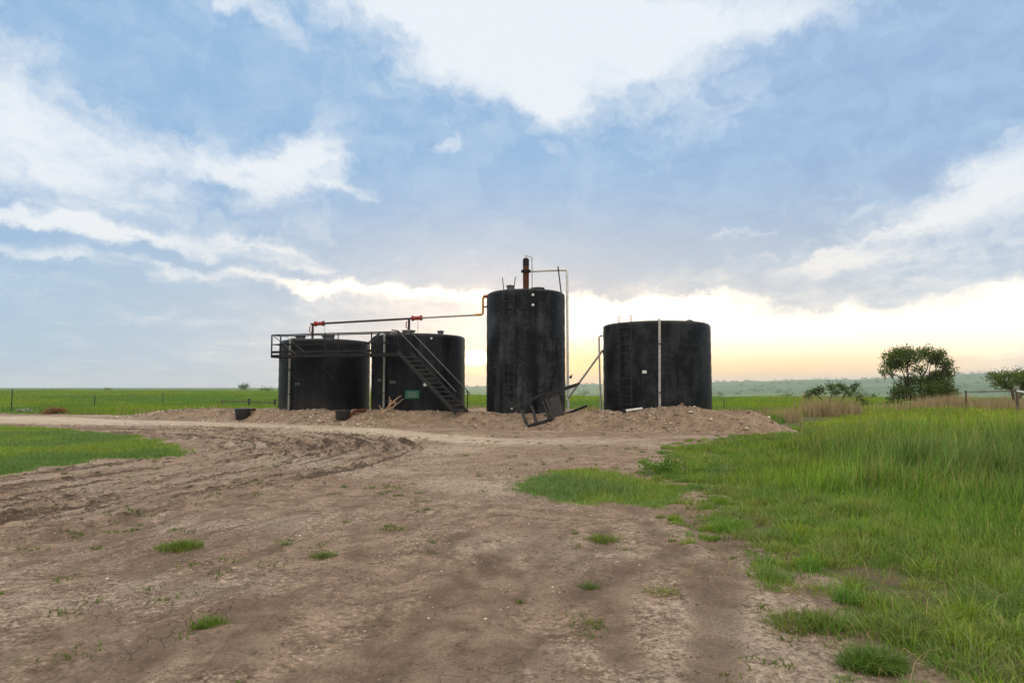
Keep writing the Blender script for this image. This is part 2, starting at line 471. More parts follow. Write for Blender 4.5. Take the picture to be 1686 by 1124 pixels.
def ground_mat():
    m, w, out = new_mat("earth")
    P = w.n('ShaderNodeNewGeometry').outputs['Position']
    a = w.sep(w.n('ShaderNodeAttribute', attribute_name='mask_a').outputs['Vector'])   # grass, pale road, damp
    b = w.sep(w.n('ShaderNodeAttribute', attribute_name='mask_b').outputs['Vector'])   # gravel, lush, far
    n1 = w.noise(P, .45, 6, .6); n2 = w.noise(P, 2.6, 7, .65); n3 = w.noise(P, 14, 6, .7); n4 = w.noise(P, 70, 4, .7)
    n5 = w.noise(P, 34, 6, .78)
    dirt = w.mix(w.smooth(n2, .36, .64), (.200, .138, .094), (.355, .260, .184))
    ed = w.m('ADD', w.m('MULTIPLY', w.m('SUBTRACT', n5, .5), .45), w.m('MULTIPLY', w.m('SUBTRACT', n3, .5), .35))
    dirt = w.mix(w.m('MULTIPLY', w.smooth(w.m('ADD', n1, ed), .46, .60), .7), dirt, (.275, .190, .137))
    n0 = w.noise(w.mapping(P, (3, 7, 0)), .30, 5, .6)
    dirt = w.mix(w.m('MULTIPLY', w.smooth(w.m('ADD', n0, ed), .50, .62), .65), dirt, (.43, .345, .265))
    grit = w.m('MULTIPLY', w.lin(n3, .34, .66, .60, 1.32), w.lin(n5, .34, .66, .50, 1.48))
    dirt = w.mix(1.0, dirt, w.xyz(grit, grit, grit), 'MULTIPLY')
    dirt = w.mix(w.m('MULTIPLY', w.smooth(n5, .62, .74), .6), dirt, (.42, .35, .29))
    # damp, darker soil
    damp = w.smooth(w.m('MULTIPLY', a[2], w.m('MULTIPLY', w.lin(n3, .40, .60, .0, 1.8), w.lin(n5, .44, .56, .0, 2.2))), .26, .90)
    dirt = w.mix(w.m('MULTIPLY', damp, .72), dirt, (.110, .070, .050))
    # wheel tracks: streaks that follow the curve of the turn, and fainter ones down the yard
    tk = w.sep(w.n('ShaderNodeAttribute', attribute_name='mask_c').outputs['Vector'])   # across, along, strength
    jit = w.m('ADD', w.m('MULTIPLY', w.m('SUBTRACT', n2, .5), .22), w.m('MULTIPLY', w.m('SUBTRACT', n3, .5), .16))
    td = w.m('ADD', tk[0], jit)
    l1 = w.noise(w.xyz(w.m('MULTIPLY', td, 2.2), w.m('MULTIPLY', tk[1], .045), 0.0), 1.0, 3, .6)
    l2 = w.noise(w.xyz(w.m('MULTIPLY', td, 5.2), w.m('MULTIPLY', tk[1], .13), 4.0), 1.0, 5, .74)
    l3 = w.noise(w.xyz(w.m('MULTIPLY', tk[0], 6.0), w.m('MULTIPLY', tk[1], 2.2), 9.0), 1.0, 4, .75)
    line = w.m('MULTIPLY', w.smooth(l2, .53, .58), w.smooth(l1, .38, .52))
    crumb = w.m('MULTIPLY', w.smooth(l3, .54, .60), w.smooth(l2, .46, .56))
    trk = w.m('MULTIPLY', tk[2], w.m('MAXIMUM', w.m('MULTIPLY', line, .85), crumb))
    dirt = w.mix(w.m('MULTIPLY', trk, .92), dirt, (.070, .044, .030))
    dirt = w.mix(w.m('MULTIPLY', w.m('MULTIPLY', tk[2], w.smooth(l2, .49, .40)), .6), dirt, (.40, .315, .24))
    px_, py_, pz_ = w.sep(P)
    yd = w.noise(w.xyz(w.m('MULTIPLY', w.m('SUBTRACT', w.m('ADD', px_, w.m('MULTIPLY', n1, 1.2)), w.m('MULTIPLY', py_, .20)), 3.4), w.m('MULTIPLY', py_, .32), 2.0), 1.0, 5, .65)
    yds = w.m('MULTIPLY', w.smooth(yd, .50, .63), w.m('MULTIPLY', w.smooth(py_, 16, 8), w.smooth(n5, .38, .58)))
    dirt = w.mix(w.m('MULTIPLY', yds, .75), dirt, (.125, .085, .061))
    # drying cracks
    vo = w.n('ShaderNodeTexVoronoi', feature='DISTANCE_TO_EDGE')
    w.put(vo.inputs['Vector'], w.v('ADD', P, w.v('SCALE', w.noise(P, 3, 3, .6, color=True), scale=.35)))
    vo.inputs['Scale'].default_value = 6.5
    crack = w.m('MULTIPLY', w.smooth(vo.outputs['Distance'], .0, .030, 1, 0), w.m('MULTIPLY', w.smooth(n1, .48, .62), w.smooth(n3, .40, .56)))
    dirt = w.mix(w.m('MULTIPLY', crack, .6), dirt, (.075, .05, .038))
    road = w.mix(w.smooth(n2, .3, .7), (.44, .345, .255), (.58, .48, .37))
    road = w.mix(w.m('MULTIPLY', w.smooth(n3, .5, .7), .45), road, (.30, .225, .165))
    road = w.mix(w.m('MULTIPLY', w.smooth(w.noise(w.mapping(P, sc=(.3, 1, 1)), 2.2, 5, .6), .45, .62), .5), road, (.36, .27, .20))
    rm = w.smooth(w.m('ADD', a[1], w.m('MULTIPLY', w.m('SUBTRACT', n2, .5), .6)), .3, .8)
    c = w.mix(rm, dirt, road)
    grav = w.mix(w.smooth(n2, .36, .64), (.200, .136, .088), (.33, .238, .158))
    grav = w.mix(w.m('MULTIPLY', w.smooth(n3, .46, .64), .6), grav, (.34, .25, .18))
    grav = w.mix(w.smooth(n4, .58, .72), grav, (.46, .37, .28))
    c = w.mix(b[0], c, grav)
    # turf under the grass
    st = w.noise(w.mapping(P, sc=(1, .5, 1)), .055, 5, .6)
    gr = w.mix(w.smooth(st, .40, .60), (.085, .160, .022), (.145, .215, .032))
    gr = w.mix(w.m('MULTIPLY', w.smooth(n1, .5, .68), .6), gr, (.185, .200, .050))
    gr = w.mix(w.m('MULTIPLY', w.smooth(n3, .5, .35), .5), gr, (.040, .085, .014))
    fn = w.noise(w.mapping(P, sc=(.35, 1, 1)), .0045, 6, .62)
    far = w.mix(w.smooth(fn, .40, .60), (.05, .12, .025), (.12, .19, .05))
    far = w.mix(w.smooth(w.noise(w.mapping(P, sc=(.4, 1, 1)), .014, 6, .7), .56, .64), far, (.028, .055, .018))
    gr = w.mix(b[2], gr, far)
    # thatch between tufts
    gr2 = w.mix(b[1], gr, w.mix(w.smooth(n2, .40, .60), (.135, .105, .060), (.095, .125, .030)))
    gm = w.smooth(w.m('ADD', a[0], w.m('MULTIPLY', w.m('SUBTRACT', n3, .5), 1.2)), .35, .65)
    c = w.mix(gm, c, gr2)
    h = w.m('ADD', w.m('MULTIPLY', n3, .6), w.m('ADD', w.m('MULTIPLY', n4, .25), w.m('MULTIPLY', crack, -.5)))
    h = w.m('ADD', h, w.m('ADD', w.m('MULTIPLY', n2, .8), w.m('MULTIPLY', trk, -.6)))
    principled(w, out, c, .92, 0, h, .9, .07, .15)
    return m

def tank_mat(name, seed, grime, tint=(1, 1, 1), band=.25, stain=None):
    m, w, out = new_mat(name)
    tc = w.n('ShaderNodeTexCoord').outputs['Object']
    q = w.mapping(tc, (seed * 3.1, seed * 1.7, 0))
    n1 = w.noise(w.mapping(q, sc=(1, 1, .7)), .9, 6, .65)
    n2 = w.noise(w.mapping(q, sc=(1, 1, .12)), 3.2, 5, .7)       # runs down the wall
    n3 = w.noise(w.mapping(q, sc=(1, 1, 9)), 1.6, 4, .7)         # winding bands
    n4 = w.noise(q, 9, 5, .7)
    c = w.mix(w.smooth(w.m('ADD', n1, w.m('MULTIPLY', w.m('SUBTRACT', n4, .5), .5)), .42, .64), (.0045, .0050, .0062), (.015 * grime, .0158 * grime, .0178 * grime))
    c = w.mix(w.m('MULTIPLY', w.smooth(n2, .50, .74), .38 * min(1, grime)), c, (.040 * grime, .040 * grime, .042 * grime))
    c = w.mix(w.m('MULTIPLY', w.smooth(n3, .52, .75), band), c, (.055, .055, .057))
    c = w.mix(w.m('MULTIPLY', w.smooth(n4, .60, .78), .35), c, (.06, .058, .056))
    c = w.mix(w.m('MULTIPLY', w.smooth(n2, .47, .34), .85), c, (.0035, .0036, .004))
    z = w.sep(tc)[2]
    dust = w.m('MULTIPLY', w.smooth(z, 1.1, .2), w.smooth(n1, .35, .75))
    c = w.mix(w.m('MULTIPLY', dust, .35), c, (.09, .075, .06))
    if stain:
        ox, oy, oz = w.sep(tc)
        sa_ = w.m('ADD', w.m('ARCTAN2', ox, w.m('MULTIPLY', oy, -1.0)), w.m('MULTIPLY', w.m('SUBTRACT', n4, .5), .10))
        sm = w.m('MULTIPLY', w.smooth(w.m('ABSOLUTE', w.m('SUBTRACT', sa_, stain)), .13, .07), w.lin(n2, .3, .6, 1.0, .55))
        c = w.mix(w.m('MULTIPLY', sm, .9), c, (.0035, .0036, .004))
    r = w.lin(n1, .3, .7, .36, .54)
    hb = w.m('ADD', w.m('MULTIPLY', n3, .5), w.m('MULTIPLY', n4, .3))
    principled(w, out, c, r, 0, hb, .15, .02, .14)
    return m

M = {}
M['earth'] = ground_mat()
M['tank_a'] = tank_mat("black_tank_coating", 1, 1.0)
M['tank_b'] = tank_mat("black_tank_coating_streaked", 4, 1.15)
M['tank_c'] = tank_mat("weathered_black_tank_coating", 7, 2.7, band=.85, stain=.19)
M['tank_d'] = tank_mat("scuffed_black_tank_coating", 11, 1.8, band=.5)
M['roof'] = simple("tank_roof_fibreglass", (.10, .10, .105), (.035, .035, .037), .55)
M['steel'] = simple("black_painted_steel", (.010, .010, .011), (.022, .019, .017), .55, scale=9, spec=.2)
M['steel2'] = simple("worn_dark_steel", (.034, .032, .030), (.017, .016, .015), .55, scale=9, spec=.2)
M['rail'] = simple("grey_worn_rail_steel", (.075, .072, .07), (.04, .036, .033), .45, scale=14)
M['pale_pipe'] = simple("pale_plastic_pipe", (.40, .385, .34), (.26, .245, .21), .5, scale=7)
M['grey_pipe'] = simple("weathered_grey_pipe", (.25, .24, .205), (.15, .14, .12), .6, scale=7)
M['white_pipe'] = simple("white_plastic_pipe", (.74, .73, .70), (.58, .56, .51), .45, scale=5)
M['rust'] = simple("rusty_steel", (.13, .042, .020), (.040, .018, .013), .85, scale=11, spec=.2, bump=.3)
M['red'] = simple("red_painted_fitting", (.36, .020, .014), (.18, .015, .012), .5, scale=12)
M['yellow'] = simple("yellow_painted_pipe", (.62, .33, .03), (.42, .19, .025), .5, scale=10)
M['bronze'] = simple("red_brown_fitting", (.30, .07, .025), (.14, .045, .02), .6, scale=10)
M['pipe_dark'] = simple("dark_flow_pipe", (.05, .028, .022), (.018, .014, .013), .6, scale=6)
M['green_sign'] = simple("green_sign_paint", (.012, .115, .060), (.010, .085, .046), .5, scale=8)
M['white_paint'] = simple("white_paint", (.72, .72, .70), (.50, .50, .48), .6, scale=20)
M['stencil'] = simple("faded_stencil_paint", (.34, .34, .33), (.10, .10, .10), .7, scale=30)
M['wood'] = simple("weathered_fence_wood", (.16, .115, .085), (.075, .052, .04), .9, scale=8, spec=.2)
M['post_dark'] = simple("dark_fence_post", (.030, .034, .028), (.05, .045, .035), .8, scale=8)
M['wire'] = simple("fence_wire", (.12, .10, .085), (.07, .05, .04), .6)
M['tub'] = simple("black_plastic_tub", (.010, .011, .014), (.02, .02, .023), .42, scale=5)
M['bark'] = simple("tree_bark", (.055, .042, .032), (.03, .022, .017), .95, scale=8, spec=.1)
M['leaf'] = foliage_mat("tree_leaves", .45)
M['grass'] = foliage_mat("grass_blades", .34)
M['dry'] = foliage_mat("dry_stalks", .30)
M['stone'] = attr_mat("stone", .9, .25, 25)
M['stick'] = simple("dead_stick", (.55, .37, .23), (.34, .21, .12), .9, scale=12, spec=.1)

# ------------------------------------------------------------------ terrain
FOOT_X = [-24, -14, -9, -3.3, 2, 8.1, 11]
FOOT_D = [39.6, 34.4, 31.6, 29.6, 28.0, 25.6, 24.8]
RIDGE_X = [-20, -14, -9, -3.3, 0, 3, 6, 10]
RIDGE_H = [.42, .53, .68, .58, .54, .65, .83, .80]
PAD_Z = .42

TRACK = smooth_curve([(-7.6, 3.0), (-6.3, 5.2), (-5.5, 7.4), (-4.4, 11.1), (-3.25, 15.0), (-2.5, 18.6), (-2.9, 21.6), (-4.6, 24.6), (-8.0, 27.6), (-13, 30.6), (-24, 35)], 12)
OFFS = [(0.0, .15), (.42, .11), (.80, .10), (1.25, .14), (1.75, .10), (2.2, .13), (2.65, .10), (3.15, .15), (3.6, .10), (4.1, .12), (4.55, .10), (5.05, .13), (5.6, .10)]
TRACK2 = [smooth_curve([gnd(*q) for q in c], 8) for c in (
    [(1105, 835), (1160, 875), (1195, 930), (1200, 1000), (1190, 1060), (1185, 1124), (1180, 1250)],
    [(1060, 860), (1115, 905), (1150, 950), (1165, 1010), (1160, 1124)],
    [(1125, 908), (1040, 940), (950, 985), (880, 1040), (820, 1124)],
    [(880, 880), (800, 940), (700, 1020), (600, 1124)],
    [(760, 880), (660, 950), (540, 1040), (430, 1124)],
    [(640, 900), (480, 980), (280, 1050), (200, 1124)],
    [(1000, 850), (985, 920), (1000, 1000), (1040, 1124)],
)]

def berm_parts(x, y):
    wob = (fbm(x * .35, y * .35, 5, 3) - .5) * 1.6
    s = (y - np.interp(x, FOOT_X, FOOT_D)) * .93 + wob * .5
    hr = np.interp(x, RIDGE_X, RIDGE_H) * (1 + .35 * (fbm(x * .45, y * .2, 9, 3) - .5))
    depth = np.interp(x, [-24, -19, -13, -11, 11], [3.2, 4.5, 5.2, 12, 12.5])
    ends = sst(-23.5, -18.5, x) * sst(11.0, 9.3, x + wob * .25)
    return s, hr, depth, ends

def far_hills(x, y):
    r = np.hypot(x, y); a = np.arctan2(x, np.maximum(y, 1e-6))
    a = np.where(y > 0, a, np.where(x > 0, 1.5, -1.5))
    px = CX + F_PX * np.tan(np.clip(a, -1.2, 1.2))
    right = sst(560, 1000, px)
    drop = -13 * right * sst(95, 520, r)
    hh = np.interp(px, [560, 785, 1000, 1180, 1350, 1500, 1600, 1700, 2400], [-2, 15, 22, 28, 36, 46, 58, 62, 50])
    bumps = (fbm(px * .012, r * .0004, 31, 4) - .5) * 14
    up = (hh + 13 + bumps * sst(0, 20, hh)) * sst(1300, 3500, r) * right
    mid = 4 * right * sst(500, 1000, r) * (fbm(px * .006, r * .002, 33, 3) - .2)
    left = (1 - right) * sst(60, 400, r) * ((fbm(x * .004, y * .004, 35, 3) - .5) * 1.2 + .3)
    return drop + up + mid + left

def ruts(x, y):
    """height and dampness of the wheel tracks"""
    h = np.zeros(x.shape); wet = np.zeros(x.shape)
    m = (x > -30) & (x < 1) & (y > 1) & (y < 37)
    if m.any():
        X, Y = x[m], y[m]
        d, s, al = poly_dist(X, Y, TRACK)
        d = d * s
        hh = np.zeros(X.shape); ww = np.zeros(X.shape)
        dj = d + (fbm(X * .25, Y * .25, 41, 3) - .5) * .5
        for i, (o, w) in enumerate(OFFS):
            k = .35 + .9 * sst(.32, .62, fbm(al * .22 + i * 7, d * 0 + i * 3.3, 50 + i, 3))
            k = k * np.interp(al, [0, 12, 18, 26, 40, 60], [.7, .8, 1.2, 1.3, .6, .3])
            q = (dj - o) / w
            rough = .3 + 1.4 * vnoise(X * 9, Y * 9, 60 + i)
            hh += k * (-.055 * np.exp(-q * q) + .045 * rough * np.exp(-((np.abs(q) - 1.7) / .55) ** 2))
            ww += k * (.75 * np.exp(-(q / .9) ** 2) + .40 * rough * np.exp(-((q - 1.6) / .5) ** 2))
        band = sst(-.7, .1, d) * sst(6.6, 5.2, d)
        hh += band * (fbm(X * 4, Y * 4, 71, 4) - .5) * .045
        ww = ww * .55 + band * (.0 + .10 * sst(.48, .72, fbm(X * .6, Y * .6, 72, 4)))
        h[m] += hh; wet[m] += ww
    for i, c in enumerate(TRACK2):
        m = (np.abs(x) < 9) & (y > 1) & (y < 14)
        if not m.any(): continue
        X, Y = x[m], y[m]
        d, s, al = poly_dist(X, Y, c)
        k = sst(.36, .62, fbm(al * .7 + i * 5, al * 0 + i, 80 + i, 3))
        if i < 2: k = .45 + .55 * k
        g = np.exp(-(d / .13) ** 2)
        rg = np.exp(-((d - .24) / .08) ** 2)
        h[m] += k * (-.022 * g + .012 * rg)
        wet[m] += k * (1.05 if i < 3 else .85) * np.exp(-(d / .13) ** 2) * (.4 + vnoise(X * 5, Y * 5, 90 + i))
    return h, wet

def terrain(x, y, detail=True):
    x = np.asarray(x, float); y = np.asarray(y, float)
    r = np.hypot(x, y)
    z = far_hills(x, y)
    s, hr, depth, ends = berm_parts(x, y)
    up = sst(-.1, 1.5, s)
    inner = np.where(s > 1.9, hr + (PAD_Z - hr) * sst(2.0, 3.0, s), hr)
    back = sst(depth + 1.6, depth, s)
    z = z + up * inner * back * ends
    near = sst(120, 40, r)
    z = z + near * ((fbm(x * .12, y * .12, 1, 3) - .5) * .12)
    if detail:
        nn = sst(70, 35, r)
        z = z + nn * ((fbm(x * 1.1, y * 1.1, 2, 4) - .5) * .055 + (fbm(x * 7, y * 7, 3, 3) - .5) * .018)
        lump = up * back * ends
        z = z + lump * (fbm(x * 2.6, y * 2.6, 4, 4) - .5) * .20 * sst(4.2, 2.0, s)
        h, _ = ruts(x, y)
        z = z + h * sst(.3, 0, lump)
    return z

MEADOW = [gnd(*q) for q in [(1335, 684), (1300, 694), (1255, 711), (1180, 722), (1108, 738), (1128, 760), (1090, 772), (1150, 800), (1190, 835), (1215, 872), (1238, 902),
                            (1290, 948), (1372, 962), (1398, 990), (1420, 1035), (1520, 1080), (1580, 1140), (1640, 1260)]] + \
         [np.array(q) for q in [(30, 1.5), (70, 30), (70, 62), (30, 62), (15, 45), (13.2, 36)]]
LEFT_TURF = [gnd(*q) for q in [(-200, 692), (0, 699), (100, 705), (200, 716), (290, 730), (336, 743), (280, 753), (180, 757), (100, 767), (0, 784), (-150, 815)]]
ISLAND = [gnd(*q) for q in [(842, 806), (870, 788), (910, 773), (980, 770), (1040, 784), (1075, 792), (1140, 800), (1130, 822), (1080, 835), (1000, 826), (960, 832), (900, 822)]]
ROAD = smooth_curve([gnd(*q) for q in [(-260, 688), (0, 689), (180, 695), (400, 699), (560, 706), (700, 718), (860, 726), (1000, 722)]], 6)

def edge_noise(x, y, a=.9):
    return (fbm(x * 1.3, y * 1.3, 21, 4) - .5) * a * 2

def back_field(x, y):
    """+ inside the open field behind road and pad"""
    s, hr, depth, ends = berm_parts(x, y)
    lim = np.interp(x, [-60, -33, -24, -20, -13, -11, 11, 12.5, 14], [52, 45, 42.2, 42.5, 41.0, 46, 38.6, 31, 29])
    return y - lim + (fbm(x * .5, y * .5, 22, 3) - .5) * 2

def grass_mask(x, y):
    e = edge_noise(x, y, .55)
    g = sst(-.25, .35, sdist(x, y, MEADOW) + e * .9)
    s_, hr_, dp_, en_ = berm_parts(x, y)
    g = g * np.where(y < 45, 1 - sst(.02, .30, en_) * sst(-.3, .2, s_) * sst(dp_ + 2, dp_, s_), 1)
    g = np.maximum(g, sst(-.3, .5, sdist(x, y, LEFT_TURF) + e * 1.4))
    g = np.maximum(g, sst(-.12, .25, sdist(x, y, ISLAND) + e * .5))
    g = np.maximum(g, sst(-.5, .8, back_field(x, y)))
    behind = (y < 1)
    g = np.maximum(g, np.where(behind & (x > 2), 1.0, 0))
    return g

def build_ground():
    dr = []
    r = .35
    while r < 62:
        dr.append(r)
        r *= 1.0045 if 4.5 < r < 32 else 1.009
    while r < 7000:
        dr.append(r); r *= 1.028
    rr = np.array(dr)
    fine = np.radians(np.arange(-46, 46.001, .125))
    coarse = np.radians(np.arange(46 + 2.5, 360 - 46 - .1, 2.5))
    th = np.concatenate([fine, coarse])
    nt, nr = len(th), len(rr)
    RR, TT = np.meshgrid(rr, th, indexing='ij')
    X = (RR * np.sin(TT)).ravel(); Y = (RR * np.cos(TT)).ravel()
    Z = terrain(X, Y)
    Rf = RR.ravel()
    mk_a = np.zeros((len(X), 3), np.float32); mk_b = np.zeros((len(X), 3), np.float32)
    n = Rf < 75
    mk_a[n, 0] = grass_mask(X[n], Y[n]); mk_a[~n, 0] = 1
    d, _, _ = poly_dist(X[n], Y[n], ROAD)
    wd = np.interp(X[n], [-30, -14, -3, 4], [2.4, 1.5, 1.3, 1.2])
    mk_a[n, 1] = sst(wd + 1.1, wd - .5, d) * np.interp(X[n], [-30, -10, -3, 1, 5], [1, .98, .75, .58, .35])
    _, wet = ruts(X[n], Y[n])
    strk = fbm(X[n] * 2.2 + Y[n] * .4, Y[n] * .5 - X[n] * .2, 95, 5)
    mk_a[n, 2] = np.clip(wet, 0, 1.3) + .30 * sst(.50, .62, strk) * sst(14, 8, Y[n])
    mk_c = np.zeros((len(X), 3), np.float32)
    td_, ts_, ta_ = poly_dist(X[n], Y[n], TRACK)
    td_ = td_ * ts_
    mk_c[n, 0] = td_; mk_c[n, 1] = ta_
    mk_c[n, 2] = sst(-.35, .05, td_) * sst(6.6, 5.4, td_) * np.interp(ta_, [0, 4, 14, 30, 40, 52], [.7, .9, 1, 1, .6, 0])
    s, hr, depth, ends = berm_parts(X, Y)
    lump = sst(-.15, .5, s) * sst(depth + 2.2, depth + .5, s) * ends
    mk_b[:, 0] = lump
    mk_b[n, 1] = sst(-.5, .3, sdist(X[n], Y[n], MEADOW))
    mk_b[:, 2] = sst(90, 500, Rf)
    # quads
    i = np.arange(nr - 1)[:, None]; j = np.arange(nt)[None, :]
    a = i * nt + j; b = i * nt + (j + 1) % nt
    Q = np.stack([a, a + nt, b + nt, b], -1).reshape(-1, 4)
    V = np.stack([X, Y, Z], -1)
    c = V[Q].mean(1)
    # close the hole under the camera
    ctr = len(V)
    V = np.vstack([V, [[0, 0, float(V[:nt, 2].mean())]]])
    mk_a = np.vstack([mk_a, mk_a[:nt].mean(0)[None]]); mk_b = np.vstack([mk_b, mk_b[:nt].mean(0)[None]]); mk_c = np.vstack([mk_c, np.zeros((1, 3))])
    T = np.stack([np.full(nt, ctr), np.arange(nt), (np.arange(nt) + 1) % nt], -1)
    # shared smooth normals
    NV = np.zeros_like(V)
    fn = np.cross(V[Q[:, 2]] - V[Q[:, 0]], V[Q[:, 3]] - V[Q[:, 1]])
    fn *= np.sign(fn[:, 2:3]) + 1e-12
    for k in range(4):
        np.add.at(NV, Q[:, k], fn)
    NV[ctr] = (0, 0, 1)
    NV /= np.linalg.norm(NV, axis=1, keepdims=True) + 1e-12
    cr = np.hypot(c[:, 0], c[:, 1])
    cls = np.zeros(len(Q), int)                             # 0 dirt yard
    g = mk_a[Q, 0].mean(1)
    cls[g > .5] = 1                                          # meadow ground
    lum = mk_b[Q, 0].mean(1)
    cls[(lum > .5) & (g < .5)] = 2                           # earth berm
    rd = mk_a[Q, 1].mean(1)
    cls[(rd > .40) & (cls == 0)] = 3
    cls[cr > 700] = 4
    names = ['dirt_ground', 'grassland', 'earth_berm', 'dirt_road', 'hills']
    for k, nm in enumerate(names):
        q = Q[cls == k]; t = T if k == 0 else None
        used = np.unique(np.concatenate([q.ravel(), t.ravel()]) if t is not None else q)
        remap = np.full(len(V), -1); remap[used] = np.arange(len(used))
        me = np_mesh(nm, V[used], remap[q][:, ::-1], {'mask_a': mk_a[used], 'mask_b': mk_b[used], 'mask_c': mk_c[used]}, True, remap[t][:, ::-1] if t is not None else None)
        me.normals_split_custom_set_from_vertices(NV[used].astype(np.float32))
        o = link(nm, me, M['earth'])
        o['kind'] = 'structure'
build_ground()

def gz(x, y):
    return float(terrain(np.array([x]), np.array([y]))[0])

# ------------------------------------------------------------------ storage tanks
def tank_frame(pxl, pxr, py, D):
    pl = at(pxl, py, D); pr = at(pxr, py, D)
    c = (pl + pr) / 2
    Rr = (pr[0] - pl[0]) / 2 * D / math.sqrt(D * D + ((pr[0] - pl[0]) / 2) ** 2)
    return c[0], D, Rr

def tank(name, x, y, r, z1, mat, label, group='storage tanks'):
    z0 = PAD_Z - .12
    t = empty(name, (x, y, z0), label, 'tank', group)
    b = MB()
    prof = [(r, z0 - .0)]
    for k in range(1, 24):
        h = z0 + (z1 - .16 - z0) * k / 23
        prof.append((r + .006 * math.sin(k * 2.1 + x) , h))
    for k in range(1, 7):
        a = k / 6 * math.pi / 2
        prof.append((r - .16 * (1 - math.cos(a)), z1 - .16 + .16 * math.sin(a)))
    b.lathe(prof + [(r - .35, z1 - .005)], (x, y, 0), 96)
    b.build('wall', mat, t, True, auto=60)
    b = MB()
    rp = [(r - .14, z1 + .006)]
    for k in range(1, 9):
        rp.append(((r - .14) * (1 - k / 8), z1 + .006 + .13 * (1 - (1 - k / 8) ** 2)))
    b.lathe(rp, (x, y, 0), 64)
    b.build('roof', M['roof'], t, True)
    return t

def ladder(t, T, x0, x1, z0, z1, top=0.9, flare=.06, mat='steel2', rung=.32, stand=.14):
    """fixed ladder on the near wall; parts: ladder > rung"""
    b = MB(); wy = lambda x: T[1] - math.sqrt(T[2] ** 2 - (x - T[0]) ** 2)
    ya, yc = wy(x0) - stand, wy(x1) - stand
    for x, s, y in ((x0, -1, ya), (x1, 1, yc)):
        yb = y + stand
        b.tube([(x, y, z0), (x, y, z1), (x + s * flare, y - .02, z1 + top)], .022, 6)
        for h in np.arange(z0 + .8, z1, 1.5):
            b.bar((x, y, h), (x, yb + .1, h), .03)
    l = b.build('ladder', M[mat], t, True)
    for h in np.arange(z0 + .25, z1 + .1, rung):
        MB().tube([(x0, ya, h), (x1, yc, h)], .016, 6).build('rung', M[mat], l, True)
    return l

T1 = tank_frame(462.5, 608.5, 620, 36.6)
T2 = tank_frame(613, 765.5, 615, 34.9)
T3 = tank_frame(801, 930.5, 575, 33.0)
T4 = tank_frame(992.5, 1168, 600, 30.6)
Z1 = at(536, 557.5, T1[1] - T1[2])[2]
Z2 = at(689, 548.5, T2[1] - T2[2])[2]
Z3 = at(866, 474.5, T3[1] - T3[2])[2]
Z4 = at(1081, 527, T4[1] - T4[2])[2]

def surf(T, px, py, out=0.0):
    """point on the near wall of a tank seen at a pixel"""
    d = ray(px, py); o = np.array([0, 0, CAM_H]); x, y, r = T; r = r + out
    a = d[0] ** 2 + d[1] ** 2; bb = -2 * (d[0] * x + d[1] * y); c = x * x + y * y - r * r
    disc = bb * bb - 4 * a * c
    t = (-bb - math.sqrt(max(disc, 0))) / (2 * a)
    return o + d * t

tank1 = tank('storage_tank', *T1, Z1, M['tank_a'], 'short black tank farthest left, behind the walkway railing')
tank2 = tank('storage_tank', *T2, Z2, M['tank_b'], 'short black tank with the steel stairs and green sign in front')
tank3 = tank('storage_tank', *T3, Z3, M['tank_c'], 'tall narrow weathered black tank with a rusty stack on its roof')
tank4 = tank('storage_tank', *T4, Z4, M['tank_d'], 'wide black tank standing alone at right with one pale pipe down its front')

def roof_z(T, z1, x, y):
    q = min(1, math.hypot(x - T[0], y - T[1]) / (T[2] - .14))
    return z1 + .006 + .13 * (1 - q * q)

def hatch(t, T, z1, dx, dy, r=.25, h=.16, mat='roof'):
    x, y = T[0] + dx, T[1] + dy; z = roof_z(T, z1, x, y)
    b = MB().lathe([(r * .8, z - .08), (r * .8, z + h), (r, z + h), (r, z + h + .05), (0.001, z + h + .1)], (x, y, 0), 20)
    b.build('roof_hatch', M[mat], t, True)

hatch(tank1, T1, Z1, .5, -1.4, .35, .10)
hatch(tank1, T1, Z1, -.9, -1.5, .30, .10)
hatch(tank2, T2, Z2, -.3, -1.5, .35, .08)
hatch(tank2, T2, Z2, 1.2, -.9, .18, .10)
hatch(tank3, T3, Z3, .55, -.9, .33, .02)
hatch(tank3, T3, Z3, -.75, -.95, .20, .14)
hatch(tank4, T4, Z4, 1.3, -.9, .16, .01)

def strap_pipe(t, T, px, z0, z1, r, mat, top_over=0.0, name='down_pipe', tilt=0.0):
    p0 = surf(T, px, 640, r + .05)
    x, y = p0[0], p0[1]
    cx, cy = T[0] - x, T[1] - y; L = math.hypot(cx, cy); cx /= L; cy /= L
    pts = [(x - tilt, y, z0), (x, y, z1 - .12), (x + cx * .06, y + cy * .06, z1 + top_over), (x + cx * .35, y + cy * .35, z1 + top_over + .02)]
    o = MB().tube(pts, r, 10).build(name, M[mat], t, True)
    for k in (.25, .75):
        h = z0 + (z1 - z0) * k
        MB().bar((x - r * 1.6, y + .0, h), (x + r * 1.6, y, h), .02 + r * 2.3, .05).build('pipe_strap', M['steel2'], o)
    return o

strap_pipe(tank1, T1, 476, .45, Z1 + .02, .055, 'grey_pipe')
strap_pipe(tank2, T2, 632, .5, Z2 + .02, .055, 'grey_pipe')
strap_pipe(tank4, T4, 1087.5, .5, Z4 + .02, .052, 'pale_pipe', tilt=.05)

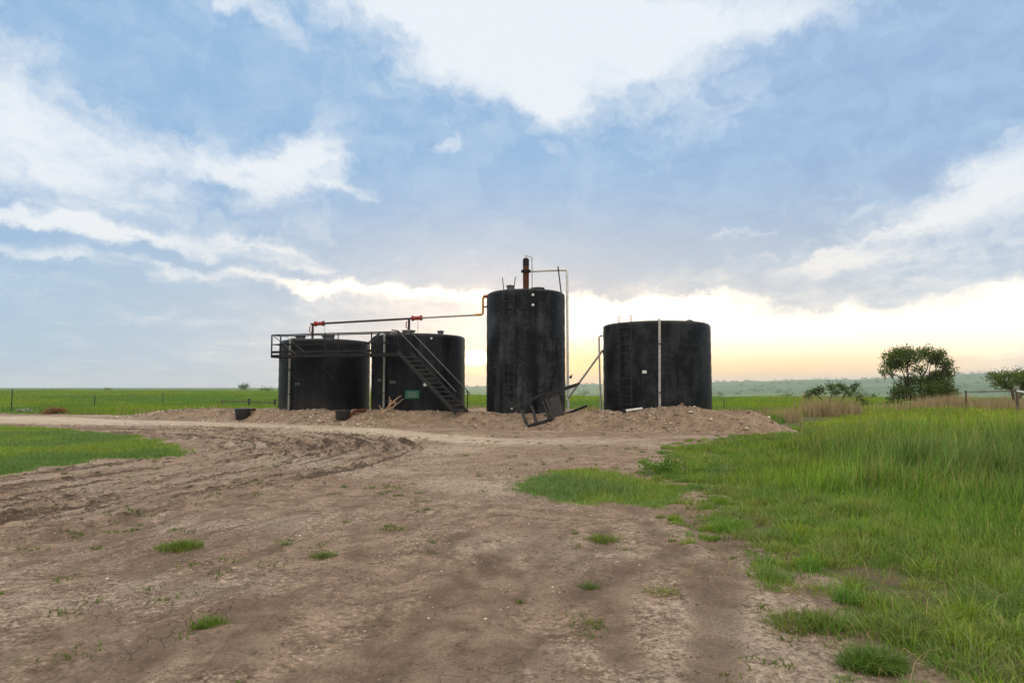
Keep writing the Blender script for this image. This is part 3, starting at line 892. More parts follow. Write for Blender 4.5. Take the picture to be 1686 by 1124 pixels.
def letters(t, T, px, py, txt, hpx, mat, name='lettering', out=.012, widen=1.0, lab=None):
    """stencilled lettering laid on the curved wall"""
    p = surf(T, px, py, out)
    size = hpx / F_PX * p[1] * 1.4
    cu = bpy.data.curves.new(name, 'FONT'); cu.body = txt; cu.size = size; cu.align_x = 'CENTER'; cu.align_y = 'CENTER'; cu.extrude = .002; cu.space_character = widen
    o = bpy.data.objects.new(name, cu); COL.objects.link(o)
    bpy.context.view_layer.update()
    me = bpy.data.meshes.new_from_object(o.evaluated_get(bpy.context.evaluated_depsgraph_get()))
    bpy.data.objects.remove(o); bpy.data.curves.remove(cu)
    a = math.atan2(p[0] - T[0], T[1] - p[1])
    rr = T[2] + out
    off = root_loc(t)
    for v in me.vertices:
        ang = a + v.co.x / rr; q = rr + v.co.z
        v.co = (T[0] + q * math.sin(ang) - off[0], T[1] - q * math.cos(ang) - off[1], p[2] + v.co.y - off[2])
    o = link(name, me, M[mat], t)
    if lab: o['label'] = lab
    return o

letters(tank1, T1, 489, 632, '210', 4, 'stencil')
letters(tank2, T2, 625, 626, '3404', 4, 'stencil')
letters(tank2, T2, 646, 629, '24.0', 5, 'stencil')

def disc_on(t, T, px, py, r, mat, name, depth=.05, ring=None):
    p = surf(T, px, py, 0.0)
    n = np.array([p[0] - T[0], p[1] - T[1], 0]); n /= np.linalg.norm(n)
    b = MB().tube([p - n * .02, p + n * depth], r, 20)
    o = b.build(name, M[mat], t, True)
    if ring:
        MB().tube([p - n * .02, p + n * (depth * .55)], r * 1.9, 20).build('flange', M[ring], o, True)
    return o

disc_on(tank2, T2, 699.5, 633, .085, 'white_paint', 'gauge', .06, 'steel')
disc_on(tank2, T2, 709.5, 557, .05, 'white_paint', 'wall_fitting', .10, 'steel')
disc_on(tank3, T3, 877, 485.5, .06, 'white_paint', 'view_port', .09, 'steel')
disc_on(tank3, T3, 877, 502, .06, 'white_paint', 'view_port', .09, 'steel')

def curved_plate(t, T, px0, py0, px1, py1, mat, name, out=.03, lab=None):
    p0 = surf(T, px0, py1, out); p1 = surf(T, px1, py0, out)
    a0 = math.atan2(p0[0] - T[0], T[1] - p0[1]); a1 = math.atan2(p1[0] - T[0], T[1] - p1[1])
    b = MB(); n = 6; vs = []; rr = T[2]
    for rad in (rr - .005, rr + out):
        for k in range(n + 1):
            a = a0 + (a1 - a0) * k / n
            for z in (p0[2], p1[2]):
                vs.append((T[0] + rad * math.sin(a), T[1] - rad * math.cos(a), z))
    m = (n + 1) * 2; fs = []
    for k in range(n):
        i = k * 2
        fs += [(m + i, m + i + 2, m + i + 3, m + i + 1), (i, i + 1, i + 3, i + 2), (i + 1, m + i + 1, m + i + 3, i + 3), (i, i + 2, m + i + 2, m + i)]
    fs += [(0, m, m + 1, 1), (2 * n, 2 * n + 1, m + 2 * n + 1, m + 2 * n)]
    return b.add(vs, fs).build(name, M[mat], t, False, lab)

sg = curved_plate(tank2, T2, 667, 642.5, 690.5, 656, 'green_sign', 'sign_board', .05)
for (px, py, w, hh) in ((679, 646.5, 11, 1.0), (679, 649.5, 16, .8), (679, 652.3, 13, .8)):
    p0 = surf(T2, px - w / 2, py + hh / 2, .055); p1 = surf(T2, px + w / 2, py - hh / 2, .055)
    MB().bar(((p0 + p1) / 2 - (p1 - p0) * .5 * np.array([1, 1, 0])), ((p0 + p1) / 2 + (p1 - p0) * .5 * np.array([1, 1, 0])), .012, abs(p1[2] - p0[2])).build('faded_text_line', M['stencil'], sg)
curved_plate(tank4, T4, 1057.5, 609.5, 1064.5, 614.5, 'white_paint', 'white_label', .02)
# lower flange and valve of the second tank
p = surf(T2, 672, 672, .1)

# tall tank: ladder, stack, vent line
xl, xr = at(829.5, 560, 31.0)[0], at(846.0, 560, 31.0)[0]
yl = surf(T3, 838, 600)[1]
ladder(tank3, T3, xl, xr, .62, Z3 - .1, .62, .07)
sx, sy = at(866, 470, 32.6)[0], 32.6
zt = at(866, 427, 32.6)[2]
b = MB().lathe([(.145, Z3 + .1), (.145, zt), (.10, zt), (.10, zt + .06), (.02, zt + .07)], (sx, sy, 0), 20)
stack = b.build('vent_stack', M['rust'], tank3, True)
zf = at(866, 446.5, 32.6)[2]
MB().lathe([(.15, zf - .055), (.235, zf - .055), (.235, zf + .055), (.15, zf + .055)], (sx, sy, 0), 20).build('flange', M['steel'], stack, True)
MB().lathe([(.152, zt - .32), (.152, zt + .003)], (sx, sy, 0), 20).build('cap_band', M['steel'], stack, True)
xp = at(932, 560, 32.6)[0]; zh = at(932, 443.5, 32.6)[2]
pr = T3[0] + T3[2] + .09
b = MB().tube([(sx + .15, sy, zf), (sx + 1.2, sy, zf + .05), (pr - .1, sy, zh - .02), (pr - .03, sy, zh - .04), (pr, sy, zh - .14), (pr, sy, 3.0), (pr + .01, sy, .30)], .062, 12)
vp = b.build('vent_pipe', M['white_pipe'], tank3, True)
xs = at(922, 460, 32.2)[0]
MB().bar((xs + .06, 32.2, Z3 - .12), (xs - .07, 32.5, zh + .12), .045).build('pipe_support', M['steel2'], tank3)
xg = at(876, 450, 32.2)[0]; ztop = at(875, 424, 32.2)[2]; xh = at(866, 418.5, 32.2)[0]
b = MB().tube([(xg, 32.2, roof_z(T3, Z3, xg, 32.2) - .05), (xg, 32.2, ztop), (xg - .10, 32.3, ztop + .06), (xh + .05, 32.5, ztop + .14), (xh, 32.55, ztop + .16)], .022, 8)
b.build('gooseneck_vent', M['pale_pipe'], tank3, True)
MB().lathe([(.03, ztop + .10), (.055, ztop + .12), (.055, ztop + .19), (.02, ztop + .21)], (xh, 32.55, 0), 12).build('vent_cap', M['white_paint'], tank3, True)
pv = at(937, 621, 32.5)
b = MB().tube([(pr - .02, sy, pv[2] + .0), (pv[0] + .10, sy - .05, pv[2])], .03, 8)
b.tube([(pv[0] + .06, sy - .05, pv[2] - .05), (pv[0] + .12, sy - .05, pv[2] + .09)], .05, 8)
b.bar((pv[0] + .10, sy - .05, pv[2] + .09), (pv[0] + .17, sy - .06, pv[2] + .16), .025)
b.build('valve', M['steel'], tank3, True)
# pair of elbows on the left wall and yellow riser belong to the flow line below

# right tank: ladder, overflow loop
yl4 = surf(T4, 1029, 600)[1]
xa, xb = at(1020.5, 600, yl4)[0], at(1037.5, 600, yl4)[0]
ladder(tank4, T4, xa, xb, .75, Z4 - .05, .30, 0.0, 'steel2', .36)
xq = at(986.5, 600, 30.9)[0]; zq = at(986.5, 553, 30.9)[2]
MB().tube([(T4[0] - T4[2] + .05, 30.9, zq), (xq + .06, 30.9, zq), (xq, 30.9, zq - .08), (xq + .02, 30.9, 2.3), (xq + .06, 30.9, .35)], .04, 10).build('overflow_pipe', M['pale_pipe'], tank4, True)

# sloping pipe between the tall tank and the wide tank
pa = at(934, 657, 32.3); pb = at(993, 575.5, 30.8)
lp = empty('sloping_pipe', (pa[0], pa[1], pa[2]), 'pale pipe slanting between the tall tank and the wide tank', 'pipe')
MB().tube([pa, pb, pb + np.array([.10, .05, .02])], .05, 10).build('pipe', M['pale_pipe'], lp, True)
MB().lathe([(.075, -.05), (.075, .05)], pa, 12, 'x').build('end_collar', M['white_paint'], lp, True)

# ------------------------------------------------------------------ flow line over the left tanks
f0, f1, f2, f3 = at(512, 533.5, 35.8), at(673, 524.5, 34.3), at(690, 523.4, 34.15), at(795, 518, 33.0)
fl = empty('overhead_flow_line', (f0[0], f0[1], f0[2]), 'long thin pipe running above the two left tanks with red fittings and a yellow riser', 'pipe')
MB().tube([f0, f1, f2], .055, 10).build('pipe', M['pipe_dark'], fl, True)
MB().tube([f2, f3 - np.array([.22, 0, 0.01])], .048, 10).build('pipe', M['pale_pipe'], fl, True, label='pale grey stretch of the pipe')
MB().tube([f3 - np.array([.40, 0, .012]), f3 - np.array([.06, 0, 0]), f3 + np.array([0, 0, .07]), (f3[0] + .0, f3[1], at(796, 489, 33)[2] - .07), (f3[0] + .06, f3[1], at(796, 488, 33)[2])], .058, 10).build('riser', M['yellow'], fl, True)
zE = at(800, 488, 33)[2]; zE2 = at(800, 505, 33)[2]
MB().tube([(f3[0] + .03, f3[1], zE), (T3[0] - T3[2] + .12, f3[1], zE + .01)], .085, 10).build('elbow', M['bronze'], fl, True)
MB().tube([(f3[0] + .02, f3[1], zE2), (T3[0] - T3[2] + .12, f3[1], zE2)], .042, 10).build('elbow', M['bronze'], fl, True)
for (q, T, z1, pxr0, pxr1) in ((at(515, 533, 35.75), T1, Z1, 519, 534), (at(673.5, 525, 34.3), T2, Z2, 679, 694)):
    zr = z1
    MB().tube([q + np.array([0, 0, .0]), (q[0], q[1], zr - .05)], .062, 10).build('drop_pipe', M['pipe_dark'], fl, True)
    MB().tube([q + np.array([-.12, -.08, -.12]), q + np.array([-.14, -.08, -.42]), q + np.array([-.02, -.06, -.50])], .028, 8).build('valve_handle', M['red'], fl, True)
    c0 = f0 + (f2 - f0) * ((pxr0 - 512) / 178.0); c1 = f0 + (f2 - f0) * ((pxr1 - 512) / 178.0)
    MB().tube([c0, c1], .10, 12).tube([c0, c0 + (c1 - c0) * .12], .14, 12).tube([c1 - (c1 - c0) * .12, c1], .14, 12).build('red_union', M['red'], fl, True)
q = at(688, 524, 34.2)
MB().tube([q, (q[0] + .03, q[1] - .1, Z2 + .02)], .014, 6).build('hanger_rod', M['pale_pipe'], fl, True)
q = at(535, 533, 35.6)
MB().tube([q, (q[0] + .02, q[1] - .1, Z1 + .02)], .012, 6).build('hanger_rod', M['pale_pipe'], fl, True)

# ------------------------------------------------------------------ walkway and stairs
ZD = 3.29
a0 = at(447, 585, 33.4); a1 = at(655, 580, 31.5)
A = np.array([a0[0], a0[1], ZD]); B = np.array([a1[0], a1[1], ZD])
dirn = (B - A) / np.linalg.norm(B - A); nrm = np.array([-dirn[1], dirn[0], 0.]); W = .72
wk = empty('walkway', (A[0], A[1], gz(A[0], A[1])), 'black steel walkway with railing and stairs in front of the two left tanks', 'walkway')
up = np.array([0, 0, 1.])
b = MB()
b.bar(A + nrm * W / 2, B + nrm * W / 2, W, .035)
b.bar(A - up * .06, B - up * .06, .05, .15); b.bar(A + nrm * W - up * .06, B + nrm * W - up * .06, .05, .15)
b.bar(A - up * .06, A + nrm * W - up * .06, .05, .15)
b.build('deck', M['steel'], wk)
L = np.linalg.norm(B - A)
for off, nm in ((0, 'near'), (W, 'far')):
    o_ = nrm * off
    MB().bar(A + o_ + up * .98, B + o_ + up * 1.0, .05).build('top_rail', M['steel'], wk)
    MB().bar(A + o_ + up * .52, A + o_ + dirn * (L - .5) + up * .53, .042).build('mid_rail', M['steel'], wk)
MB().bar(A + up * .98, A + nrm * W + up * .98, .05).build('end_rail', M['steel'], wk)
MB().bar(A + up * .52, A + nrm * W + up * .52, .042).build('end_rail', M['steel'], wk)
MB().bar(A + up * .14, A + dirn * (L - 1.1) + up * .14, .012, .12).build('toe_board', M['steel'], wk)
for t_, wd in ((0, .055), (.44, .055), (.54, .04), (.80, .055)):
    for off in (0, W):
        if off and t_ in (.54,): continue
        q = A + dirn * L * t_ + nrm * off
        MB().bar(q - up * .12, q + up * .98, wd).build('railing_post', M['steel'], wk)
b_ = A + dirn * 1.35
MB().bar(A + dirn * .05 + up * .97, b_ + up * .05 + nrm * 0, .03).build('diagonal_brace', M['rail'], wk)
MB().bar(A + dirn * .70 + up * .97, b_ + dirn * .55 + up * .08, .022).build('diagonal_brace', M['rail'], wk)
MB().bar(A + dirn * (L * .86) + up * .97, A + dirn * (L * .70) + up * .1, .04).build('diagonal_brace', M['steel'], wk)
for t_, dz in ((.05, -1.55), (.34, -1.5), (.86, -1.4)):
    q = A + dirn * (L * t_)
    e = q + nrm * (W + .1) + dirn * .95 * (1 if t_ < .5 else -.3) + up * dz
    MB().bar(q + nrm * .1 - up * .1, e, .05).build('bracket', M['steel'], wk)
# posts that carry the right end
for off in (0, W):
    q = A + dirn * (L * .985) + nrm * off
# stairs
s0 = at(655.5, 580, 31.45); s1 = at(751, 679.5, 30.1)
s1[2] = max(s1[2], gz(s1[0], s1[1]) + .02)
wv = np.array([.50, .52, 0.])
st = MB()
for o_ in (np.zeros(3), wv):
    st.bar(s0 + o_, s1 + o_ - np.array([0, 0, .03]), .045, .16)
stair = st.build('staircase', M['steel2'], wk)
ns = 13
for k in range(1, ns + 1):
    q = s0 + (s1 - s0) * (k / (ns + .6))
    MB().bar(q + wv * .02, q + wv * .98, .21, .03).build('tread', M['rail'], stair)
for o_, px, e_ in ((np.zeros(3), 657, (758, 646)), (wv, 674, (772, 649))):
    h0 = s0 + o_ + up * 1.0; h1 = s1 + o_ + up * .92
    pts = [h0 - (s1 - s0) / np.linalg.norm(s1 - s0) * .02 + np.array([-.3, .0, .03]), h0, h1]
    if o_[0] > 0:
        pts.append(h1 + np.array([.08, -.03, -.14]))
    MB().tube(pts, .026, 8).build('handrail', M['rail'], stair, True)
    q = s0 + o_ + (s1 - s0) * .985
    MB().bar(q - up * .1, q + up * .93, .045).build('handrail_post', M['steel'], stair)
    q = s0 + o_ + (s1 - s0) * .0
    MB().bar(q, q + up * 1.0, .045).build('handrail_post', M['steel'], stair)
MB().bar(s1 + up * .93, s1 + wv + up * .93, .03).build('cross_rail', M['steel'], stair)

# ------------------------------------------------------------------ collapsed stair section on the berm
def on_ground(px, py, lift=0.04, dmax=None):
    """first hit of the pixel's sight line on the terrain"""
    d = ray(px, py); o = np.array([0, 0, CAM_H])
    ts = np.linspace(2, 60, 3000); P = o[None] + d[None] * ts[:, None]
    zt_ = terrain(P[:, 0], P[:, 1])
    k = np.argmax(P[:, 2] < zt_)
    if dmax and P[k][1] > dmax:
        return on_ground(px, py + .5, lift, dmax)
    p = P[k].copy(); p[2] = zt_[k] + lift
    return p

g0 = on_ground(869, 703.5); g1 = on_ground(906, 693); g2 = at(966, 668, g1[1] + 1.3)
g2[2] = max(g2[2], gz(g2[0], g2[1]) + .04)
t0 = at(844, 672.5, g0[1] + .75); t1 = at(886, 652.5, g0[1] + 1.0); t2 = at(955, 630.5, g1[1] + 1.0)
fs_ = empty('collapsed_stair', (g0[0], g0[1], g0[2]), 'collapsed black metal stair section lying tilted on the berm below the tall tank', 'stair')
MB().bar(g0, g1, .10, .13).bar(g1, g2, .07, .10).build('stringer', M['steel2'], fs_)
MB().bar(t0, t1, .09, .10).bar(t1, t2, .06, .09).build('stringer', M['steel2'], fs_)
MB().bar(at(893, 655, g0[1] + .95), at(950, 634.5, g1[1] + .9), .05, .06).build('side_rail', M['steel2'], fs_)
for (p0, p1) in (((858, 674), (869, 702)), ((875, 668), (884, 697)), ((893, 660), (906, 691)), ((899, 656), (910, 690))):
    MB().bar(at(*p0, g0[1] + .75), at(*p1, g0[1] + .2), .11, .05).build('step', M['steel2'], fs_)
q = [at(903, 655, g0[1] + .9), at(920, 649, g0[1] + 1.0), at(929, 681, g0[1] + .55), at(911, 688, g0[1] + .45)]
n_ = np.cross(q[1] - q[0], q[3] - q[0]); n_ /= np.linalg.norm(n_)
MB().add([v for v in q] + [v + n_ * .03 for v in q], [(0, 1, 2, 3), (7, 6, 5, 4), (0, 4, 5, 1), (1, 5, 6, 2), (2, 6, 7, 3), (3, 7, 4, 0)]).build('landing_plate', M['steel2'], fs_)
MB().bar(at(896, 683, g0[1] + .5), at(909, 686, g0[1] + .4), .05).bar(at(899, 659, g0[1] + .9), at(908, 684, g0[1] + .45), .035).build('cross_brace', M['steel2'], fs_)
MB().tube([at(841, 672.5, g0[1] + .74), at(844.3, 672.5, g0[1] + .75)], .045, 10).build('pale_end_cap', M['pale_pipe'], fs_, True)

# ------------------------------------------------------------------ black load-line tubs on the berm
def tub(px, py, wpx, hpx, label, rot, tail):
    p = on_ground(px, py + hpx / 2, 0)
    w = wpx / F_PX * p[1]; h = hpx / F_PX * p[1]
    t = empty('spill_tub', (p[0], p[1], p[2]), label, 'tub', 'black tubs on the berm')
    z0 = p[2] - .03
    prof = [(w * .30, z0), (w * .40, z0 + h * .10), (w * .47, z0 + h * .35), (w * .50, z0 + h * .72), (w * .52, z0 + h * .90), (w * .55, z0 + h * .93), (w * .55, z0 + h), (w * .48, z0 + h)]
    b = MB().lathe(prof + [(w * .44, z0 + h * .55), (w * .36, z0 + h * .25)], (p[0], p[1] + w * .3, 0), 28)
    b.build('tub', M['tub'], t, True)
    b = MB().lathe([(w * .50, z0 + h * 1.004), (w * .46, z0 + h * 1.06), (.02, z0 + h * 1.10)], (p[0], p[1] + w * .3, 0), 28)
    b.build('lid', M['tub'], t, True)
    c = np.array([p[0], p[1] + w * .3, z0])
    e = on_ground(tail[0], tail[1], .09, p[1] + 1.6)
    MB().tube([c + np.array([w * .45, 0, h * .45]), c + (e - c) * .5 + np.array([0, 0, h * .40]), e], .075, 8).build('load_pipe', M['rust'], t, True)
    MB().tube([c + np.array([w * .5, .1, h * .35]), c + np.array([w * .85, .0, h * .30])], .10, 8).build('valve', M['bronze'], t, True)
tub(396.5, 682, 25, 19, 'black tub on the berm left of the tanks with a rusty pipe behind it', 0, (420, 676.5))
tub(562.5, 684, 24, 18, 'black tub on the berm below the left short tank with a red brown pipe', 0, (603, 678))

# white pipe lying before the wide tank
p0 = on_ground(1029, 679, .07, 28.3); p1 = at(1057, 677.5, p0[1] + .25); p1[2] = max(gz(p1[0], p1[1]) + .05, p1[2])
wp = empty('loose_pipe', tuple(p0), 'short white pipe lying on the berm below the wide tank', 'pipe')
MB().tube([p0, p1], .05, 10).build('pipe', M['white_pipe'], wp, True)
MB().tube([p0 - (p1 - p0) * .12, p0 + (p1 - p0) * .01], .085, 10).build('black_coupling', M['steel'], wp, True)

# ------------------------------------------------------------------ grass
def blades(name, P, h, w, lean, col, mat, bend=None, smooth=False):
    n = len(P)
    th = rng.uniform(0, 2 * math.pi, n); ph = rng.uniform(0, 2 * math.pi, n)
    side = np.stack([np.cos(th), np.sin(th), np.zeros(n)], -1) * (w / 2)[:, None]
    ld = np.stack([np.cos(ph), np.sin(ph), np.zeros(n)], -1)
    if bend is not None:
        ld = ld * .75 + bend
    up = np.array([0, 0, 1.0])
    hh = h[:, None]; ll = (lean * h)[:, None]
    p1 = P + up * hh * .52 + ld * ll * .28
    p2 = P + up * hh * (1 - .35 * np.minimum(1, lean[:, None] ** 2)) + ld * ll
    V = np.stack([P - side, P + side, p1 + side * .8, p1 - side * .8, p2 + side * .12, p2 - side * .12], 1).reshape(-1, 3)
    k = np.arange(n)[:, None] * 6
    Q = np.concatenate([k + np.array([[0, 1, 2, 3]]), k + np.array([[3, 2, 4, 5]])], 0)
    C = np.repeat(col, 6, 0)
    return link(name, np_mesh(name, V, Q, C.astype(np.float32), smooth), M[mat])

def polar(N, r0, r1, a0, a1, cap, power=2.0):
    """points spread over the ground, thinning out with distance"""
    lr = rng.uniform(math.log(r0), math.log(r1), N); r = np.exp(lr)
    a = rng.uniform(R(a0), R(a1), N)
    dens = N / (R(a1 - a0) * math.log(r1 / r0)) / r ** 2
    keep = rng.uniform(0, 1, N) < np.minimum(1, cap / dens)
    r, a = r[keep], a[keep]
    return r * np.sin(a), r * np.cos(a), r

def pick(c, w):
    """mix colour rows by weights (list of arrays)"""
    t = sum(w); out = 0
    for ci, wi in zip(c, w):
        out = out + np.array(ci)[None] * (wi / t)[:, None]
    return out

LUSH, YEL, BLUE, DRY = (.120, .285, .022), (.300, .380, .028), (.125, .215, .085), (.40, .31, .155)

def meadow():
    x, y, r = polar(620000, 2.6, 66, 1, 41, 1500)
    sd = sdist(x, y, MEADOW) + edge_noise(x, y, .5) * .9
    s, hr, depth, ends = berm_parts(x, y)
    on_berm = (s > -.4) & (x < 10.9 + .04 * (y - 25)) & (y < 45)
    dens = sst(-.35, 2.4, sd) * (.15 + .75 * sst(.3, .55, fbm(x * .9, y * .9, 101, 3) + .25 * sst(.5, 3.5, sd)))
    k = (rng.uniform(0, 1, len(x)) < dens) & ~on_berm
    x, y, r, sd = x[k], y[k], r[k], sd[k]
    n = len(x)
    patch = fbm(x * .35, y * .35, 103, 4); p2 = fbm(x * .16 + 5, y * .16, 105, 3); p3 = fbm(x * 1.7, y * 1.7, 107, 3)
    # right foreground is taller, the fringe beside the track short and thin
    tall = .09 + .10 * sst(.2, 1.5, sd) + .40 * sst(1.5, 4.5, sd) + .14 * sst(4, 9, sd)
    h = tall * (.55 + .75 * patch) * (.55 + .65 * rng.beta(2, 2, n) * 1.3)
    h *= (1 - .48 * sst(15, 30, y)) * (.60 + .75 * sst(.36, .62, fbm(x * .8, y * .8, 111, 3)))
    w = .0035 + .00050 * r + .0016 * rng.uniform(0, 1, n)
    lean = np.clip(rng.gamma(2.2, .16, n), .03, 1.0)
    wl = np.full(n, .55) + rng.uniform(0, .5, n)
    wy = 1.25 * sst(.46, .66, p2) + .9 * sst(22, 30, y) * (.4 + patch) + .35 * rng.uniform(0, 1, n) + .5 * sst(2.5, .3, sd)
    wb = 1.1 * sst(.42, .66, fbm(x * .22, y * .22 + 8, 109, 3)) * sst(26, 20, y) + .15
    wd = (rng.uniform(0, 1, n) < .045 + .30 * sst(2.5, 0, sd) * sst(.45, .65, p3) + .35 * sst(.52, .68, fbm(x * .5, y * .35, 113, 4)) * sst(7, 2, sd)) * 3.0
    c = pick([LUSH, YEL, BLUE, DRY], [wl, wy, wb, wd]) * (.65 + .7 * patch[:, None]) * (.40 + 1.15 * rng.uniform(0, 1, (n, 1)) ** 1.3)
    z = terrain(x, y) - .01
    o = blades('meadow_grass', np.stack([x, y, z], -1), h, w, lean, c, 'grass', np.array([.15, -.10, 0]))
    tag(o, 'tall green meadow grass filling the right side of the yard', 'grass', kind='stuff')
    # seed stalks standing above the blades
    m = rng.uniform(0, 1, n) < .050 * sst(.6, 3, sd)
    xs, ys, rs = x[m], y[m], r[m]; q = len(xs)
    hs = h[m] * rng.uniform(1.15, 1.6, q)
    cs = pick([DRY, YEL], [rng.uniform(.2, 1, q), rng.uniform(.2, 1, q)]) * rng.uniform(.8, 1.3, (q, 1))
    o = blades('seed_stalks', np.stack([xs, ys, z[m]], -1), hs, .003 + .00035 * rs, np.clip(rng.gamma(2, .12, q), .02, .6), cs, 'dry', np.array([.1, -.05, 0]))
    tag(o, 'thin straw coloured seed stalks rising out of the tall meadow', 'grass', kind='stuff')
meadow()

def clumps(name, label, N, where, nb, rad, hgt, cols, wfun, seed, cat='grass'):
    x, y, r, sc = where(N)
    m = rng.integers(nb[0], nb[1], len(x)); i = np.repeat(np.arange(len(x)), m); n = len(i)
    R0 = rng.uniform(rad[0], rad[1], len(x))[i] * sc[i]; H0 = rng.uniform(hgt[0], hgt[1], len(x))[i] * sc[i]
    a = rng.uniform(0, 2 * math.pi, n); q = np.sqrt(rng.uniform(0, 1, n)) * R0
    X = x[i] + q * np.cos(a) * 1.3; Y = y[i] + q * np.sin(a)
    h = H0 * rng.uniform(.4, 1.1, n) * (1 - .45 * q / R0)
    W = wfun(len(x)); ww_ = [w_[i] * rng.uniform(.5, 1.2, n) for w_ in W]
    c = pick(cols, ww_) * rng.uniform(.7, 1.3, (n, 1))
    out = np.stack([np.cos(a), np.sin(a), 0 * a], -1) * (.2 + .8 * q / R0)[:, None]
    o = blades(name, np.stack([X, Y, terrain(X, Y) - .012], -1), h, .0045 + .0006 * Y, np.clip(rng.gamma(2.4, .17, n) + .35 * q / R0, .05, 1.4), c, 'grass', out)
    return tag(o, label, cat, kind='stuff')

def fringe(N):
    x, y, r = polar(N, 3.0, 30, 4, 40, 30)
    sd = sdist(x, y, MEADOW) + edge_noise(x, y, .6)
    s, hr, depth, ends = berm_parts(x, y)
    k = (sd > -.75) & (sd < 3.2) & (rng.uniform(0, 1, len(x)) < sst(-.8, .5, sd) * .9 + .05) & ~((s > -.5) & (x < 11))
    x, y, r, sd = x[k], y[k], r[k], sd[k]
    return x, y, r, .55 + .55 * sst(-.6, 1.6, sd) + rng.uniform(-.1, .2, len(x))
clumps('fringe_tufts', 'uneven grass clumps along the ragged edge between the dirt and the meadow', 5200, fringe, (40, 170), (.08, .24), (.10, .30),
       [LUSH, YEL, BLUE, DRY], lambda n: [rng.uniform(.1, 1, n), 1.2 * rng.uniform(0, 1, n) ** 2, rng.uniform(0, 1, n), .9 * rng.uniform(0, 1, n) ** 3], 1)

def short_turf(name, label, polyg, N, a0, a1, r0, r1, hmax, cap, cols, wts, en=1.0, ew=.6):
    x, y, r = polar(N, r0, r1, a0, a1, cap)
    sd = sdist(x, y, polyg) + edge_noise(x, y, .55) * en
    dens = sst(-.25, ew, sd) * (.45 + .55 * sst(.35, .55, fbm(x * 1.4, y * 1.4, 121, 3)))
    k = rng.uniform(0, 1, len(x)) < dens
    x, y, r, sd = x[k], y[k], r[k], sd[k]; n = len(x)
    p = fbm(x * .5, y * .5, 123, 3)
    h = hmax * (.45 + .9 * p) * rng.uniform(.4, 1.1, n) * (.55 + .45 * sst(0, 1.2, sd))
    wy = sst(.42, .62, fbm(x * .45, y * .45, 125, 4))
    c = .02 + .88 * pick(cols, [wts[0] + rng.uniform(0, .4, n), wts[1] * wy + .1, wts[2] * (1 - wy) + .1, wts[3] * (rng.uniform(0, 1, n) < .12)]) * (.75 + .5 * rng.uniform(0, 1, (n, 1)))
    o = blades(name, np.stack([x, y, terrain(x, y) - .005], -1), h, .004 + .0007 * r, np.clip(rng.gamma(2.5, .2, n), .05, 1.2), c, 'grass')
    tag(o, label, 'grass', kind='stuff')
short_turf('lawn_grass', 'short bright green grass at the left edge beside the pale road', LEFT_TURF, 260000, -41, -20, 12, 36, .17, 900, [LUSH, YEL, BLUE, DRY], (.7, .9, .7, 2.0), 1.2)
short_turf('island_grass', 'low island of yellowish green grass in the middle of the dirt yard', ISLAND, 200000, -2, 16, 8.8, 15.6, .16, 1400, [LUSH, YEL, BLUE, DRY], (.3, 1.0, 1.0, 3.5), .5, .35)

def field():
    x, y, r = polar(500000, 34, 330, -52, 46, 240)
    b = back_field(x, y)
    s, hr, depth, ends = berm_parts(x, y)
    k = (b > -.3) & ~in_poly(x, y, MEADOW)
    x, y, r, b = x[k], y[k], r[k], b[k]; n = len(x)
    p = fbm(x * .09, y * .05, 131, 4); p2 = fbm(x * .5, y * .25, 133, 3)
    h = (.16 + .42 * p * p2 * 2) * rng.uniform(.5, 1.2, n) * (.5 + .5 * sst(0, 3, b))
    wy = sst(.42, .60, p); wd = (rng.uniform(0, 1, n) < .06 + .16 * sst(5, 0, b))
    c = pick([LUSH, YEL, BLUE, DRY], [.7 + rng.uniform(0, .5, n), 1.3 * wy + .15, .5 * (1 - wy), 2.5 * wd]) * .85 * (.75 + .5 * rng.uniform(0, 1, (n, 1)))
    o = blades('field_grass', np.stack([x, y, terrain(x, y, False) - .01], -1), h, .006 + .0009 * r, np.clip(rng.gamma(2, .18, n), .03, .9), c, 'grass')
    tag(o, 'bright green grass covering the open plain behind the tanks', 'grass', kind='stuff')
field()

